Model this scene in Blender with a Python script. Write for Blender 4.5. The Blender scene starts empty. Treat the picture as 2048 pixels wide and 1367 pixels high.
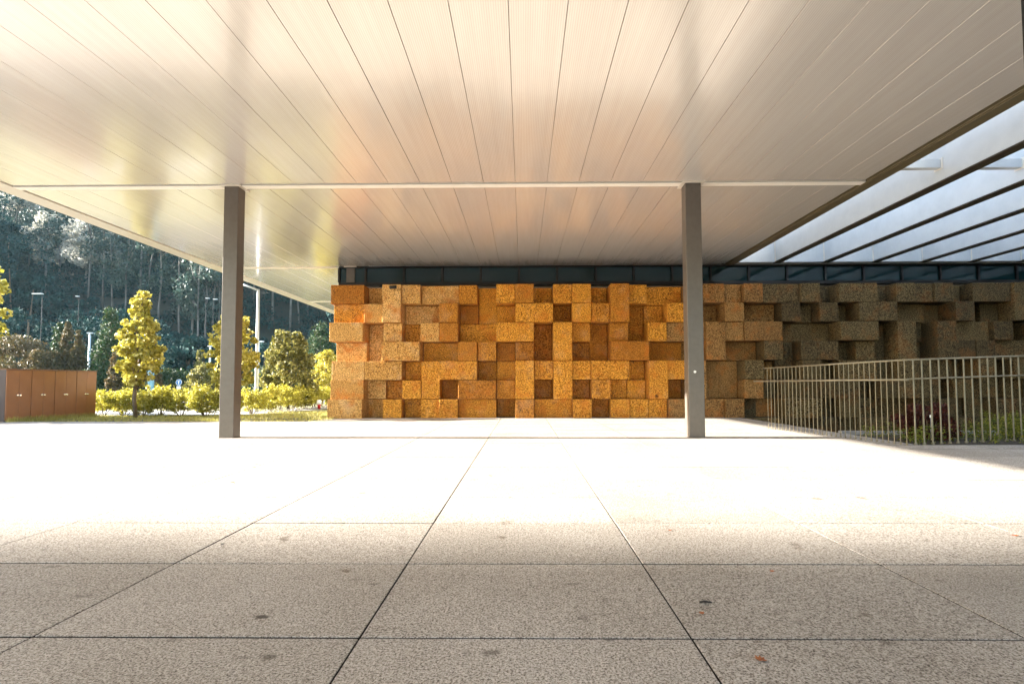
import bpy, bmesh, math, random
import numpy as np
from mathutils import Vector, Matrix, Euler

R = math.radians
random.seed(7)
rng = np.random.default_rng(7)
SC = bpy.context.scene
COL = SC.collection

# ------------------------------------------------------------------ camera
CAM_H = 0.9
F = 1071.0                      # focal length in pixels of the 2048 px photograph
PITCH, YAW, ROLL = R(2.6), R(0.67), R(0.12)
cam_data = bpy.data.cameras.new('camera')
cam = bpy.data.objects.new('camera', cam_data)
COL.objects.link(cam)
cam_data.sensor_width = 36.0
cam_data.lens = 36.0 * F / 2048.0
cam_data.clip_start = 0.05
cam_data.clip_end = 3000
CM = Matrix.Rotation(YAW, 3, 'Z') @ Matrix.Rotation(math.pi/2 + PITCH, 3, 'X') @ Matrix.Rotation(-ROLL, 3, 'Z')
cam.matrix_world = Matrix.Translation((0, 0, CAM_H)) @ CM.to_4x4()
_v = CM.transposed() @ Vector((0, 1, 0))
SHX = (1024 + F * _v.x / -_v.z - 1046) / 2048.0
SHY = (768 - (683.5 - F * _v.y / -_v.z)) / 2048.0
cam_data.shift_x = SHX
cam_data.shift_y = SHY
SC.camera = cam


def ray(px, py):
    d = Vector(((px - 1024 + 2048*SHX) / F, (683.5 - py + 2048*SHY) / F, -1.0))
    return CM @ d


def at(px, py, Y):
    """world point that stands at depth Y"""
    d = ray(px, py)
    return Vector((0, 0, CAM_H)) + d * (Y / d.y)


def gnd(px, py, z=0.0):
    d = ray(px, py)
    return Vector((0, 0, CAM_H)) + d * ((z - CAM_H) / d.z)


# ------------------------------------------------------------------ light
SUN_EL = R(16.8)
SUN_DIR = Vector((math.cos(SUN_EL), -0.020, -math.sin(SUN_EL))).normalized()   # travel direction
world = bpy.data.worlds.new('World')
SC.world = world
world.use_nodes = True
wn = world.node_tree
wn.nodes.clear()
sky = wn.nodes.new('ShaderNodeTexSky')
sky.sky_type = 'NISHITA'
sky.sun_disc = False
sky.sun_elevation = SUN_EL
sky.sun_rotation = R(-91)
sky.air_density = 1.0
sky.dust_density = 1.5
sky.ozone_density = 1.0
bg = wn.nodes.new('ShaderNodeBackground')
bg.inputs[1].default_value = 0.09
wo = wn.nodes.new('ShaderNodeOutputWorld')
wn.links.new(sky.outputs[0], bg.inputs[0])
wn.links.new(bg.outputs[0], wo.inputs[0])
sl = bpy.data.lights.new('sun', 'SUN')
sl.energy = 4.4
sl.angle = R(0.53)
sl.color = (1.0, 0.955, 0.885)
sun = bpy.data.objects.new('sun', sl)
COL.objects.link(sun)
sun.rotation_euler = SUN_DIR.to_track_quat('-Z', 'Y').to_euler()
sun.location = (-30, 5, 30)

SC.view_settings.view_transform = 'Standard'
SC.view_settings.look = 'None'
SC.view_settings.gamma = 1.0
SC.view_settings.use_curve_mapping = False
SC.view_settings.exposure = 3.3
SC.cycles.use_denoising = True
SC.cycles.max_bounces = 10
SC.cycles.diffuse_bounces = 6
SC.cycles.glossy_bounces = 4
SC.cycles.transparent_max_bounces = 8


# ------------------------------------------------------------------ materials
def mat(name, base=(0.5, 0.5, 0.5), rough=0.6, metal=0.0, spec=0.5):
    m = bpy.data.materials.new(name)
    m.use_nodes = True
    b = m.node_tree.nodes['Principled BSDF']
    b.inputs['Base Color'].default_value = (*base, 1)
    b.inputs['Roughness'].default_value = rough
    b.inputs['Metallic'].default_value = metal
    b.inputs['Specular IOR Level'].default_value = spec
    return m


class N:
    """small node helper"""
    def __init__(self, m):
        self.t = m.node_tree
        self.b = self.t.nodes.get('Principled BSDF')
        self.out = self.t.nodes.get('Material Output')

    def new(self, kind, **kw):
        n = self.t.nodes.new(kind)
        for k, v in kw.items():
            setattr(n, k, v)
        return n

    def link(self, a, b):
        self.t.links.new(a, b)

    def put(self, sock, v):
        if hasattr(v, 'links'):
            self.link(v, sock)
        else:
            sock.default_value = v

    def coord(self, which='Object', rnd=0.0):
        c = self.new('ShaderNodeTexCoord')
        if not rnd:
            return c.outputs[which]
        oi = self.new('ShaderNodeObjectInfo')
        mu = self.new('ShaderNodeVectorMath', operation='SCALE')
        co = self.new('ShaderNodeCombineXYZ')
        for i in range(3):
            self.link(oi.outputs['Random'], co.inputs[i])
        self.link(co.outputs[0], mu.inputs[0])
        mu.inputs['Scale'].default_value = rnd
        ad = self.new('ShaderNodeVectorMath', operation='ADD')
        self.link(c.outputs[which], ad.inputs[0])
        self.link(mu.outputs[0], ad.inputs[1])
        return ad.outputs[0]

    def noise(self, vec, scale, detail=4, rough=0.6, col=False):
        n = self.new('ShaderNodeTexNoise')
        self.link(vec, n.inputs['Vector'])
        n.inputs['Scale'].default_value = scale
        n.inputs['Detail'].default_value = detail
        n.inputs['Roughness'].default_value = rough
        return n.outputs['Color' if col else 'Fac']

    def scale(self, vec, s):
        mp = self.new('ShaderNodeMapping')
        self.link(vec, mp.inputs[0])
        mp.inputs['Scale'].default_value = s
        return mp.outputs[0]

    def ramp(self, fac, stops, interp='LINEAR'):
        r = self.new('ShaderNodeValToRGB')
        r.color_ramp.interpolation = interp
        els = r.color_ramp.elements
        while len(els) < len(stops):
            els.new(0.5)
        for e, (p, c) in zip(els, stops):
            e.position = p
            if not hasattr(c, '__len__'):
                c = (c, c, c)
            e.color = (*c, 1)
        self.link(fac, r.inputs[0])
        return r.outputs[0]

    def mix(self, fac, a, b, mode='MIX'):
        m = self.new('ShaderNodeMix', data_type='RGBA', blend_type=mode)
        self.put(m.inputs['Factor'], fac)
        for s, v in ((m.inputs[6], a), (m.inputs[7], b)):
            if hasattr(v, 'links'):
                self.link(v, s)
            else:
                s.default_value = (*v, 1)
        return m.outputs[2]

    def math(self, op, a, b=0.0, clamp=False):
        m = self.new('ShaderNodeMath', operation=op, use_clamp=clamp)
        self.put(m.inputs[0], a)
        self.put(m.inputs[1], b)
        return m.outputs[0]

    def rand(self):
        return self.new('ShaderNodeObjectInfo').outputs['Random']

    def bump(self, h, strength=0.3, dist=0.01):
        b = self.new('ShaderNodeBump')
        b.inputs['Strength'].default_value = strength
        b.inputs['Distance'].default_value = dist
        self.link(h, b.inputs['Height'])
        self.link(b.outputs[0], self.b.inputs['Normal'])

    def color(self, c):
        self.link(c, self.b.inputs['Base Color'])


def m_paving():
    m = mat('speckled_granite_paving', rough=0.75)
    n = N(m)
    v = n.coord('Object', 31.0)
    w = n.new('ShaderNodeNewGeometry').outputs['Position']
    fine = n.noise(v, 125, 2, 0.8)
    mid = n.noise(v, 52, 4, 0.7)
    c1 = n.ramp(fine, [(0.36, (0.10, 0.076, 0.055)), (0.47, (0.40, 0.36, 0.315)), (0.60, (0.62, 0.58, 0.53))])
    c2 = n.ramp(mid, [(0.34, (0.45, 0.42, 0.38)), (0.55, (1.0, 1.0, 1.0))])
    c = n.mix(0.6, c1, c2, 'MULTIPLY')
    big = n.noise(w, 0.9, 5, 0.62)
    c = n.mix(0.55, c, n.ramp(big, [(0.32, (0.70, 0.66, 0.60)), (0.62, (1.06, 1.05, 1.03))]), 'MULTIPLY')
    blot = n.noise(w, 5.5, 3, 0.55)
    c = n.mix(0.75, c, n.ramp(blot, [(0.27, (0.35, 0.29, 0.22)), (0.33, (1, 1, 1))]), 'MULTIPLY')
    # spilled marks with shapes of their own
    wob = n.noise(w, 26, 3, 0.6)
    tot = None
    for (px, py, sx, sy, k) in STAINS:
        p = gnd(px, py)
        sub = n.new('ShaderNodeVectorMath', operation='SUBTRACT')
        n.link(w, sub.inputs[0])
        sub.inputs[1].default_value = p
        sc = n.new('ShaderNodeVectorMath', operation='MULTIPLY')
        n.link(sub.outputs[0], sc.inputs[0])
        sc.inputs[1].default_value = (1/sx, 1/sy, 0)
        ln = n.new('ShaderNodeVectorMath', operation='LENGTH')
        n.link(sc.outputs[0], ln.inputs[0])
        d = n.math('ADD', ln.outputs['Value'], n.math('MULTIPLY', wob, 1.6))
        g = n.math('MULTIPLY', n.math('SUBTRACT', 1.85, d), 1.6, True)
        g = n.math('MULTIPLY', g, k, True)
        tot = g if tot is None else n.math('MAXIMUM', tot, g)
    c = n.mix(tot, c, (0.045, 0.032, 0.02))
    tint = n.ramp(n.rand(), [(0, (0.82, 0.81, 0.79)), (1, (1.08, 1.07, 1.06))])
    c = n.mix(0.8, c, tint, 'MULTIPLY')
    n.color(c)
    n.bump(fine, 0.25, 0.003)
    return m


STAINS = [(524, 1233, 0.040, 0.022, 0.9), (537, 1312, 0.035, 0.02, 0.65), (484, 1314, 0.03, 0.015, 0.35),
          (748, 1167, 0.03, 0.02, 0.5), (985, 1305, 0.035, 0.03, 0.6), (1220, 1278, 0.03, 0.02, 0.6),
          (350, 1278, 0.035, 0.02, 0.35), (1165, 1235, 0.03, 0.02, 0.4), (165, 1190, 0.05, 0.025, 0.35),
          (715, 1158, 0.05, 0.02, 0.3), (1145, 1167, 0.05, 0.015, 0.45), (1720, 1120, 0.04, 0.02, 0.45),
          (1775, 1285, 0.03, 0.02, 0.4), (1600, 1245, 0.03, 0.02, 0.3), (100, 1132, 0.04, 0.02, 0.3),
          (935, 1305, 0.02, 0.03, 0.25), (1210, 1200, 0.03, 0.03, 0.25), (30, 1047, 0.05, 0.03, 0.3)]


def m_granite(name, lo, body_, hi, dk0, dk1, dk2, rust_a, pale_a):
    """granite of the wall blocks, in rusty, bounce-lit and shaded tones"""
    m = mat(name, rough=0.85, spec=0.25)
    n = N(m)
    v = n.coord('Object', 57.0)
    fine = n.noise(v, 46, 2, 0.75)
    fine2 = n.noise(v, 13, 4, 0.7)
    body = n.ramp(fine, [(0.39, lo), (0.49, body_), (0.60, hi)])
    dark = n.ramp(fine, [(0.39, dk0), (0.50, dk1), (0.62, dk2)])
    c = n.mix(n.ramp(n.rand(), [(0.30, 0.0), (0.95, 0.8)]), body, dark)
    c = n.mix(0.5, c, n.ramp(fine2, [(0.34, (0.5, 0.42, 0.34)), (0.56, (1.05, 1.03, 1.0))]), 'MULTIPLY')
    rust = n.noise(v, 2.6, 5, 0.65)
    c = n.mix(n.ramp(rust, [(0.52, 0.0), (0.64, rust_a)]), c, (0.52, 0.15, 0.015))
    pale = n.noise(v, 2.0, 4, 0.6)
    c = n.mix(n.ramp(pale, [(0.53, 0.0), (0.72, pale_a)]), c, (0.74, 0.54, 0.32))
    st = n.noise(v, 3.7, 3, 0.6)
    c = n.mix(n.ramp(st, [(0.24, 0.85), (0.31, 0.0)]), c, (0.04, 0.02, 0.008))
    n.color(c)
    h = n.math('ADD', fine, n.math('MULTIPLY', fine2, 1.2))
    n.bump(h, 0.7, 0.018)
    return m


def m_soffit():
    m = mat('glossy_cream_soffit', (0.74, 0.66, 0.56), 0.32, 0.0, 0.6)
    n = N(m)
    v = n.coord('Object')
    rib = n.new('ShaderNodeTexWave')
    rib.bands_direction = 'X'
    rib.inputs['Scale'].default_value = 14.0
    rib.inputs['Distortion'].default_value = 0.0
    n.link(v, rib.inputs['Vector'])
    long = n.noise(n.scale(n.coord('Object', 17.0), (9, 0.35, 1)), 1.6, 4, 0.6)
    c = n.ramp(long, [(0.3, (0.80, 0.755, 0.71)), (0.7, (0.86, 0.825, 0.785))])
    c = n.mix(0.55, c, n.ramp(rib.outputs['Fac'], [(0.0, (0.72, 0.69, 0.66)), (0.4, (1, 1, 1))]), 'MULTIPLY')
    sc = n.noise(n.scale(n.coord('Object', 5.0), (5, 0.8, 1)), 1.2, 3, 0.5)
    n.link(n.ramp(sc, [(0.35, 0.20), (0.7, 0.26)]), n.b.inputs['Roughness'])
    n.color(c)
    n.b.inputs['Metallic'].default_value = 0.40
    n.b.inputs['Coat Weight'].default_value = 0.9
    n.b.inputs['Coat IOR'].default_value = 1.6
    n.b.inputs['Coat Roughness'].default_value = 0.12
    wav = n.noise(n.scale(n.coord('Object', 3.0), (1.2, 0.5, 1)), 2.2, 3, 0.5)
    h = n.math('ADD', n.math('MULTIPLY', rib.outputs['Fac'], 0.10), wav)
    n.bump(h, 0.10, 0.02)
    return m


def m_mottled(name, a, b, rough=0.5, metal=0.0, scale=6.0, bump=0.1, spec=0.5):
    m = mat(name, a, rough, metal, spec)
    n = N(m)
    f = n.noise(n.coord('Object', 9.0), scale, 5, 0.65)
    n.color(n.ramp(f, [(0.3, a), (0.7, b)]))
    if bump:
        n.bump(f, bump, 0.01)
    return m


def m_leaf(name, stops, trans=0.35, rough=0.55, per_leaf=True, scale=1.5):
    """leaf material: colour differs from leaf to leaf and clump to clump"""
    m = mat(name, stops[0], rough, 0.0, 0.3)
    n = N(m)
    g = n.new('ShaderNodeNewGeometry')
    f1 = g.outputs['Random Per Island']
    f2 = n.noise(n.coord('Object', 11.0), scale, 2, 0.5)
    f = n.math('ADD', n.math('MULTIPLY', f1, 0.55), n.math('MULTIPLY', f2, 0.5))
    k = len(stops)
    c = n.ramp(f, [(0.15 + 0.7*i/(k-1), s) for i, s in enumerate(stops)])
    n.color(c)
    tr = n.new('ShaderNodeBsdfTranslucent')
    n.link(c, tr.inputs['Color'])
    mx = n.new('ShaderNodeMixShader')
    mx.inputs[0].default_value = trans
    n.link(n.b.outputs[0], mx.inputs[1])
    n.link(tr.outputs[0], mx.inputs[2])
    n.link(mx.outputs[0], n.out.inputs['Surface'])
    return m


M = {}
M['paving'] = m_paving()
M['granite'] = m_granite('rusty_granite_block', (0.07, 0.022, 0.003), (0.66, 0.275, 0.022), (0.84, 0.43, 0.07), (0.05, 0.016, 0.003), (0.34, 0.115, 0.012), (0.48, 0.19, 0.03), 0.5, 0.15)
M['granite_bounce_lit'] = m_granite('bounce_lit_granite_block', (0.14, 0.050, 0.010), (0.70, 0.39, 0.115), (0.86, 0.56, 0.22), (0.10, 0.04, 0.010), (0.56, 0.28, 0.06), (0.70, 0.40, 0.11), 0.6, 0.35)  # bounce light at the left end put into the stone colour
M['granite_shaded'] = m_granite('shaded_granite_block', (0.02, 0.013, 0.005), (0.12, 0.082, 0.032), (0.24, 0.175, 0.080), (0.015, 0.010, 0.005), (0.07, 0.048, 0.020), (0.13, 0.092, 0.042), 0.12, 0.0)  # shade of the right-hand wall put into the stone colour
M['granite_half_shade'] = m_granite('half_shade_granite_block', (0.04, 0.018, 0.005), (0.30, 0.16, 0.05), (0.42, 0.25, 0.09), (0.03, 0.014, 0.005), (0.20, 0.10, 0.03), (0.30, 0.16, 0.055), 0.3, 0.0)  # step between rusty and darkest blocks, half shade put into the colour
M['soffit'] = m_soffit()
M['lining'] = mat('dull_cream_lining', (0.30, 0.26, 0.22), 0.8)
M['joint'] = mat('dark_joint', (0.018, 0.014, 0.010), 0.95)
M['soil'] = m_mottled('damp_soil', (0.035, 0.025, 0.015), (0.08, 0.06, 0.035), 0.95, 0, 8, 0.5)
M['turf'] = m_mottled('dry_turf_ground', (0.10, 0.10, 0.03), (0.22, 0.19, 0.07), 0.95, 0, 1.4, 0.4)
M['forest_floor'] = m_mottled('forest_floor', (0.012, 0.016, 0.010), (0.035, 0.038, 0.02), 0.95, 0, 0.4, 0.3)
M['asphalt'] = m_mottled('worn_asphalt', (0.045, 0.045, 0.045), (0.075, 0.072, 0.07), 0.9, 0, 5, 0.2)
M['pathpale'] = m_mottled('pale_path_concrete', (0.26, 0.26, 0.25), (0.36, 0.35, 0.34), 0.85, 0, 3, 0.2)
M['column'] = m_mottled('painted_steel_column', (0.115, 0.098, 0.080), (0.14, 0.12, 0.10), 0.34, 0.2, 9, 0.04)
M['strip'] = m_mottled('white_soffit_strip', (0.78, 0.74, 0.66), (0.84, 0.80, 0.73), 0.35, 0, 4, 0.0)
M['edge'] = m_mottled('bronze_edge_frame', (0.155, 0.125, 0.07), (0.20, 0.165, 0.10), 0.38, 0.4, 3, 0.03)
M['edge_pale'] = m_mottled('pale_edge_frame', (0.62, 0.57, 0.49), (0.70, 0.65, 0.57), 0.35, 0.1, 3, 0.03)
M['shadow_gap'] = mat('black_gap_lining', (0.012, 0.010, 0.008), 0.9)
M['roof'] = m_mottled('grey_roof_membrane', (0.30, 0.30, 0.29), (0.38, 0.37, 0.36), 0.8, 0, 2, 0.1)
M['fin'] = m_mottled('white_aluminium_fin', (0.56, 0.59, 0.61), (0.64, 0.67, 0.69), 0.38, 0.15, 2.5, 0.03)
M['finunder'] = m_mottled('dark_fin_edge', (0.045, 0.036, 0.02), (0.065, 0.052, 0.03), 0.5, 0.2, 3, 0.0)
M['glass'] = mat('dark_teal_glass', (0.006, 0.030, 0.034), 0.06, 0.0, 0.55)
_n = N(M['glass'])
_n.bump(_n.noise(_n.coord('Object', 9.0), 1.1, 2, 0.4), 0.05, 0.02)
M['mullion'] = mat('black_mullion', (0.012, 0.011, 0.010), 0.45, 0.3)
M['render'] = m_mottled('grey_render', (0.30, 0.28, 0.25), (0.38, 0.36, 0.33), 0.85, 0, 2, 0.15)
M['wing'] = m_mottled('shade_wing_stone', (0.07, 0.06, 0.045), (0.11, 0.095, 0.07), 0.85, 0, 2, 0.3)
M['steel'] = m_mottled('galvanised_railing_steel', (0.20, 0.17, 0.11), (0.29, 0.25, 0.17), 0.42, 0.55, 12, 0.05)
M['cabinet'] = m_mottled('rust_brown_cabinet_paint', (0.21, 0.078, 0.026), (0.25, 0.098, 0.036), 0.42, 0.0, 3, 0.03)
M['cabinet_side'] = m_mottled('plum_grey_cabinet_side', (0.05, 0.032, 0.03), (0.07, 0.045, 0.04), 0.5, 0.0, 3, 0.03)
M['chrome'] = mat('worn_chrome', (0.75, 0.72, 0.68), 0.25, 0.9)
M['pole'] = m_mottled('pale_lamp_paint', (0.48, 0.52, 0.54), (0.58, 0.62, 0.64), 0.45, 0.2, 5, 0.02)
M['pole_dark'] = mat('dark_lamp_paint', (0.012, 0.014, 0.016), 0.8, 0.0)
M['lamp_head'] = mat('white_lamp_head', (0.82, 0.82, 0.80), 0.3, 0.1)
M['blue'] = mat('sign_blue', (0.02, 0.16, 0.42), 0.35)
M['blue_pale'] = m_mottled('pale_blue_panel', (0.12, 0.30, 0.42), (0.20, 0.40, 0.50), 0.45, 0.1, 6, 0.0)
M['white'] = mat('white_paint', (0.8, 0.8, 0.78), 0.4)
M['red'] = mat('red_paint', (0.45, 0.015, 0.02), 0.4)
M['black'] = mat('black_plastic', (0.012, 0.011, 0.010), 0.4)
M['stone'] = m_mottled('pale_kerb_stone', (0.40, 0.38, 0.36), (0.62, 0.60, 0.58), 0.85, 0, 6, 0.4)
M['bark'] = m_mottled('brown_bark', (0.10, 0.07, 0.045), (0.20, 0.15, 0.10), 0.9, 0, 14, 0.6)
M['bark_pale'] = m_mottled('pale_eucalyptus_bark', (0.11, 0.10, 0.085), (0.24, 0.215, 0.185), 0.85, 0, 1.2, 0.3)
M['leaf_gold'] = m_leaf('golden_maple_leaves', [(0.16, 0.15, 0.012), (0.32, 0.28, 0.03), (0.52, 0.45, 0.07), (0.72, 0.64, 0.22)], 0.28)
M['leaf_hedge'] = m_leaf('yellow_green_hedge_leaves', [(0.14, 0.14, 0.012), (0.42, 0.38, 0.035), (0.70, 0.62, 0.13)], 0.32)
M['leaf_olive'] = m_leaf('olive_tree_leaves', [(0.05, 0.055, 0.01), (0.16, 0.15, 0.03), (0.42, 0.37, 0.12)], 0.3)
M['leaf_pine'] = m_leaf('dark_green_needles', [(0.010, 0.035, 0.010), (0.03, 0.08, 0.02), (0.10, 0.09, 0.03)], 0.15)
M['leaf_rusty'] = m_leaf('rusty_conifer_needles', [(0.04, 0.045, 0.012), (0.12, 0.09, 0.03), (0.20, 0.13, 0.06)], 0.2)
M['leaf_forest'] = m_leaf('dark_forest_leaves', [(0.006, 0.026, 0.025), (0.014, 0.048, 0.043), (0.030, 0.078, 0.066)], 0.1, rough=0.95, scale=0.15)
M['leaf_euc'] = m_leaf('grey_eucalyptus_leaves', [(0.02, 0.045, 0.038), (0.05, 0.09, 0.07), (0.10, 0.13, 0.10)], 0.2, scale=0.3)
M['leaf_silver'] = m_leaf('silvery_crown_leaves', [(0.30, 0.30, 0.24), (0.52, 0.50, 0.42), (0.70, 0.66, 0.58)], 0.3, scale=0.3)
M['leaf_weed'] = m_leaf('weed_leaves', [(0.04, 0.06, 0.008), (0.14, 0.17, 0.02), (0.32, 0.31, 0.05)], 0.3)
M['leaf_red'] = m_leaf('dark_red_leaves', [(0.030, 0.007, 0.005), (0.07, 0.015, 0.01), (0.10, 0.03, 0.015)], 0.2)
M['grass'] = m_leaf('dry_grass_blades', [(0.16, 0.16, 0.02), (0.40, 0.36, 0.07), (0.60, 0.52, 0.18)], 0.35, scale=3.0)
M['dryleaf'] = m_mottled('dry_orange_leaf', (0.26, 0.07, 0.02), (0.42, 0.15, 0.05), 0.7, 0, 40, 0.3)
M['petal'] = mat('white_petal', (0.8, 0.8, 0.76), 0.6)


# ------------------------------------------------------------------ builders
def link(o, parent=None):
    COL.objects.link(o)
    if parent is not None:
        o.parent = parent
    return o


def tag(o, label=None, cat=None, group=None, kind=None):
    if label: o['label'] = label
    if cat: o['category'] = cat
    if group: o['group'] = group
    if kind: o['kind'] = kind
    return o


def empty(name, loc=(0, 0, 0), rz=0.0):
    o = bpy.data.objects.new(name, None)
    o.empty_display_size = 0.2
    o.location = loc
    o.rotation_euler = (0, 0, rz)
    return link(o)


def mobj(name, me, parent=None, loc=(0, 0, 0), rot=(0, 0, 0)):
    o = bpy.data.objects.new(name, me)
    o.location = loc
    o.rotation_euler = rot
    return link(o, parent)


def copy_tree(o, parent=None):
    c = o.copy()
    COL.objects.link(c)
    c.parent = parent
    for ch in list(o.children):
        copy_tree(ch, c)
    return c


_boxes = {}


def box_mesh(sx, sy, sz, m, bevel=0.0, seg=1):
    """box centred on x,y with its underside at z=0"""
    key = (round(sx, 4), round(sy, 4), round(sz, 4), m.name, bevel)
    if key in _boxes:
        return _boxes[key]
    bm = bmesh.new()
    bmesh.ops.create_cube(bm, size=1.0)
    bmesh.ops.scale(bm, vec=(sx, sy, sz), verts=bm.verts)
    bmesh.ops.translate(bm, vec=(0, 0, sz/2), verts=bm.verts)
    if bevel:
        bmesh.ops.bevel(bm, geom=bm.edges[:], offset=bevel, segments=seg, affect='EDGES', profile=0.5)
    me = bpy.data.meshes.new('box')
    bm.to_mesh(me)
    bm.free()
    me.materials.append(m)
    _boxes[key] = me
    return me


def box(name, x0, x1, y0, y1, z0, z1, m, parent=None, bevel=0.0):
    me = box_mesh(x1-x0, y1-y0, z1-z0, m, bevel)
    return mobj(name, me, parent, ((x0+x1)/2, (y0+y1)/2, z0))


class MB:
    """collects shapes into one mesh"""
    def __init__(self):
        self.bm = bmesh.new()

    def box(self, x0, x1, y0, y1, z0, z1, bevel=0.0):
        r = bmesh.ops.create_cube(self.bm, size=1.0)
        vs = r['verts']
        bmesh.ops.scale(self.bm, vec=(x1-x0, y1-y0, z1-z0), verts=vs)
        bmesh.ops.translate(self.bm, vec=((x0+x1)/2, (y0+y1)/2, (z0+z1)/2), verts=vs)
        if bevel:
            es = list({e for v in vs for e in v.link_edges})
            bmesh.ops.bevel(self.bm, geom=es, offset=bevel, segments=1, affect='EDGES')
        return self

    def tube(self, pts, radii, seg=8, cap=True):
        rings = []
        pts = [Vector(p) for p in pts]
        if not hasattr(radii, '__len__'):
            radii = [radii]*len(pts)
        for i, p in enumerate(pts):
            if i == 0: d = pts[1]-pts[0]
            elif i == len(pts)-1: d = pts[-1]-pts[-2]
            else: d = pts[i+1]-pts[i-1]
            d.normalize()
            up = Vector((0, 0, 1)) if abs(d.z) < 0.9 else Vector((1, 0, 0))
            u = d.cross(up).normalized()
            w = d.cross(u).normalized()
            ring = [self.bm.verts.new(p + (u*math.cos(a) + w*math.sin(a))*radii[i])
                    for a in [2*math.pi*k/seg for k in range(seg)]]
            rings.append(ring)
        for a, b in zip(rings, rings[1:]):
            for k in range(seg):
                f = self.bm.faces.new((a[k], a[(k+1) % seg], b[(k+1) % seg], b[k]))
                f.smooth = True
        if cap:
            self.bm.faces.new(rings[0][::-1])
            self.bm.faces.new(rings[-1])
        return self

    def build(self, name, m, parent=None, loc=(0, 0, 0), rot=(0, 0, 0)):
        bmesh.ops.recalc_face_normals(self.bm, faces=self.bm.faces)
        me = bpy.data.meshes.new(name)
        self.bm.to_mesh(me)
        self.bm.free()
        me.materials.append(m)
        return mobj(name, me, parent, loc, rot)


def quads_mesh(name, V, m, k=4):
    """V: (n*k,3) array, consecutive k vertices form a face"""
    n = len(V)//k
    me = bpy.data.meshes.new(name)
    me.vertices.add(len(V))
    me.vertices.foreach_set('co', np.ascontiguousarray(V, dtype=np.float32).ravel())
    me.loops.add(n*k)
    me.loops.foreach_set('vertex_index', np.arange(n*k, dtype=np.int32))
    me.polygons.add(n)
    me.polygons.foreach_set('loop_start', np.arange(0, n*k, k, dtype=np.int32))
    me.materials.append(m)
    me.update(calc_edges=True)
    return me


def leaves(P, size, flat=0.0, asp=0.6, r=None):
    """one leaf-shaped face (4 corners) at every point of P"""
    r = r or rng
    n = len(P)
    u = r.normal(size=(n, 3))
    u[:, 2] = u[:, 2]*(1-flat) - 0.15
    u /= np.linalg.norm(u, axis=1)[:, None]
    w = r.normal(size=(n, 3))
    w -= (w*u).sum(1)[:, None]*u
    w /= np.linalg.norm(w, axis=1)[:, None]
    s = (size*r.uniform(0.6, 1.35, size=n))[:, None]
    nn = np.cross(u, w)
    V = np.empty((n, 4, 3))
    V[:, 0] = P - u*s*0.5
    V[:, 1] = P + w*s*asp*0.5 - u*s*0.05 + nn*s*0.08
    V[:, 2] = P + u*s*0.5 - nn*s*0.06
    V[:, 3] = P - w*s*asp*0.5 - u*s*0.05 + nn*s*0.08
    return V.reshape(-1, 3)


def crown_points(h0, h1, prof, n_clump, n_leaf, clump_r, r, squash=0.8):
    """leaf positions: clumps spread through the crown volume"""
    out = []
    cents = []
    for i in range(n_clump):
        t = r.uniform(0, 1)
        for _ in range(6):
            if r.uniform() < prof(t)/1.0: break
            t = r.uniform(0, 1)
        a = r.uniform(0, 2*math.pi)
        rad = prof(t)*math.sqrt(r.uniform(0.12, 1.0))
        c = np.array([rad*math.cos(a), rad*math.sin(a), h0 + t*(h1-h0)])
        cents.append(c)
        k = int(n_leaf*r.uniform(0.5, 1.4))
        cr = clump_r*r.uniform(0.6, 1.25)
        p = r.normal(size=(k, 3))
        p /= np.linalg.norm(p, axis=1)[:, None]
        p *= (cr*r.uniform(0.35, 1.0, size=k)**0.5)[:, None]
        p[:, 2] *= squash
        out.append(p + c)
    return np.concatenate(out), cents


def plain_tree(name, h0, h1, prof, n_clump, n_leaf, clump_r, leaf, lm, bm_, seed, trunk_r=0.05, asp=0.6, limbs=10, lean=0.0):
    """a tree thing with trunk (and limbs) and crown"""
    r = np.random.default_rng(seed)
    root = empty(name)
    P, cents = crown_points(h0, h1, prof, n_clump, n_leaf, clump_r, r)
    if lean:
        P[:, 0] += P[:, 2]*lean
    mobj('crown', quads_mesh('crown', leaves(P, leaf, 0.2, asp, r), lm), root)
    tb = MB()
    top = h0 + (h1-h0)*0.9
    pts = [(lean*z + r.normal()*0.01*top*(z > 0), r.normal()*0.01*top*(z > 0), z) for z in np.linspace(0, top, 7)]
    tb.tube(pts, [trunk_r*(1-0.8*i/6) + 0.002 for i in range(7)], 8)
    order = r.permutation(len(cents))[:limbs]
    for i in order:
        c = cents[i]
        z0 = max(h0*0.85, c[2] - 0.8*math.hypot(c[0], c[1]) - 0.1*(h1-h0))
        z0 = min(z0, top*0.95)
        rr = trunk_r*0.4*(1 - 0.6*z0/top)
        tb.tube([(lean*z0, 0, z0), (c[0]*0.5+lean*z0, c[1]*0.5, z0*0.45+c[2]*0.55), (c[0]+lean*c[2], c[1], c[2])], [rr, rr*0.6, rr*0.2], 5)
    tb.build('trunk', bm_, root)
    return root


# ================================================================== ground
TW, TD = 1.180, 0.789            # slab width and depth
TX0 = -0.585                     # a joint passes here
TY0 = 1.945                      # and a cross joint here
T_GAP = 0.007

NEAR_Y1 = TY0 + TD*9             # separate slabs up to here
PAVE_X0, PAVE_X1 = TX0 - TW*20, TX0 + TW*14
def dirty_sides(me):
    me.materials.append(M['joint'])
    for p in me.polygons:
        if p.normal.z < 0.3: p.material_index = 1
    return me


paving = empty('pavement')
tag(paving, kind='structure')
slab_me = []
for k in range(3):
    slab_me.append(dirty_sides(box_mesh(TW-T_GAP, TD-T_GAP-0.004, 0.05+0.0001*k, M['paving'], 0.0022)))
PIT_X0 = 5.80                    # planting bed and light well start here


def in_bed(x0, x1, y0, y1):
    return x1 > 5.80 and y1 > 7.97


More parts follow.
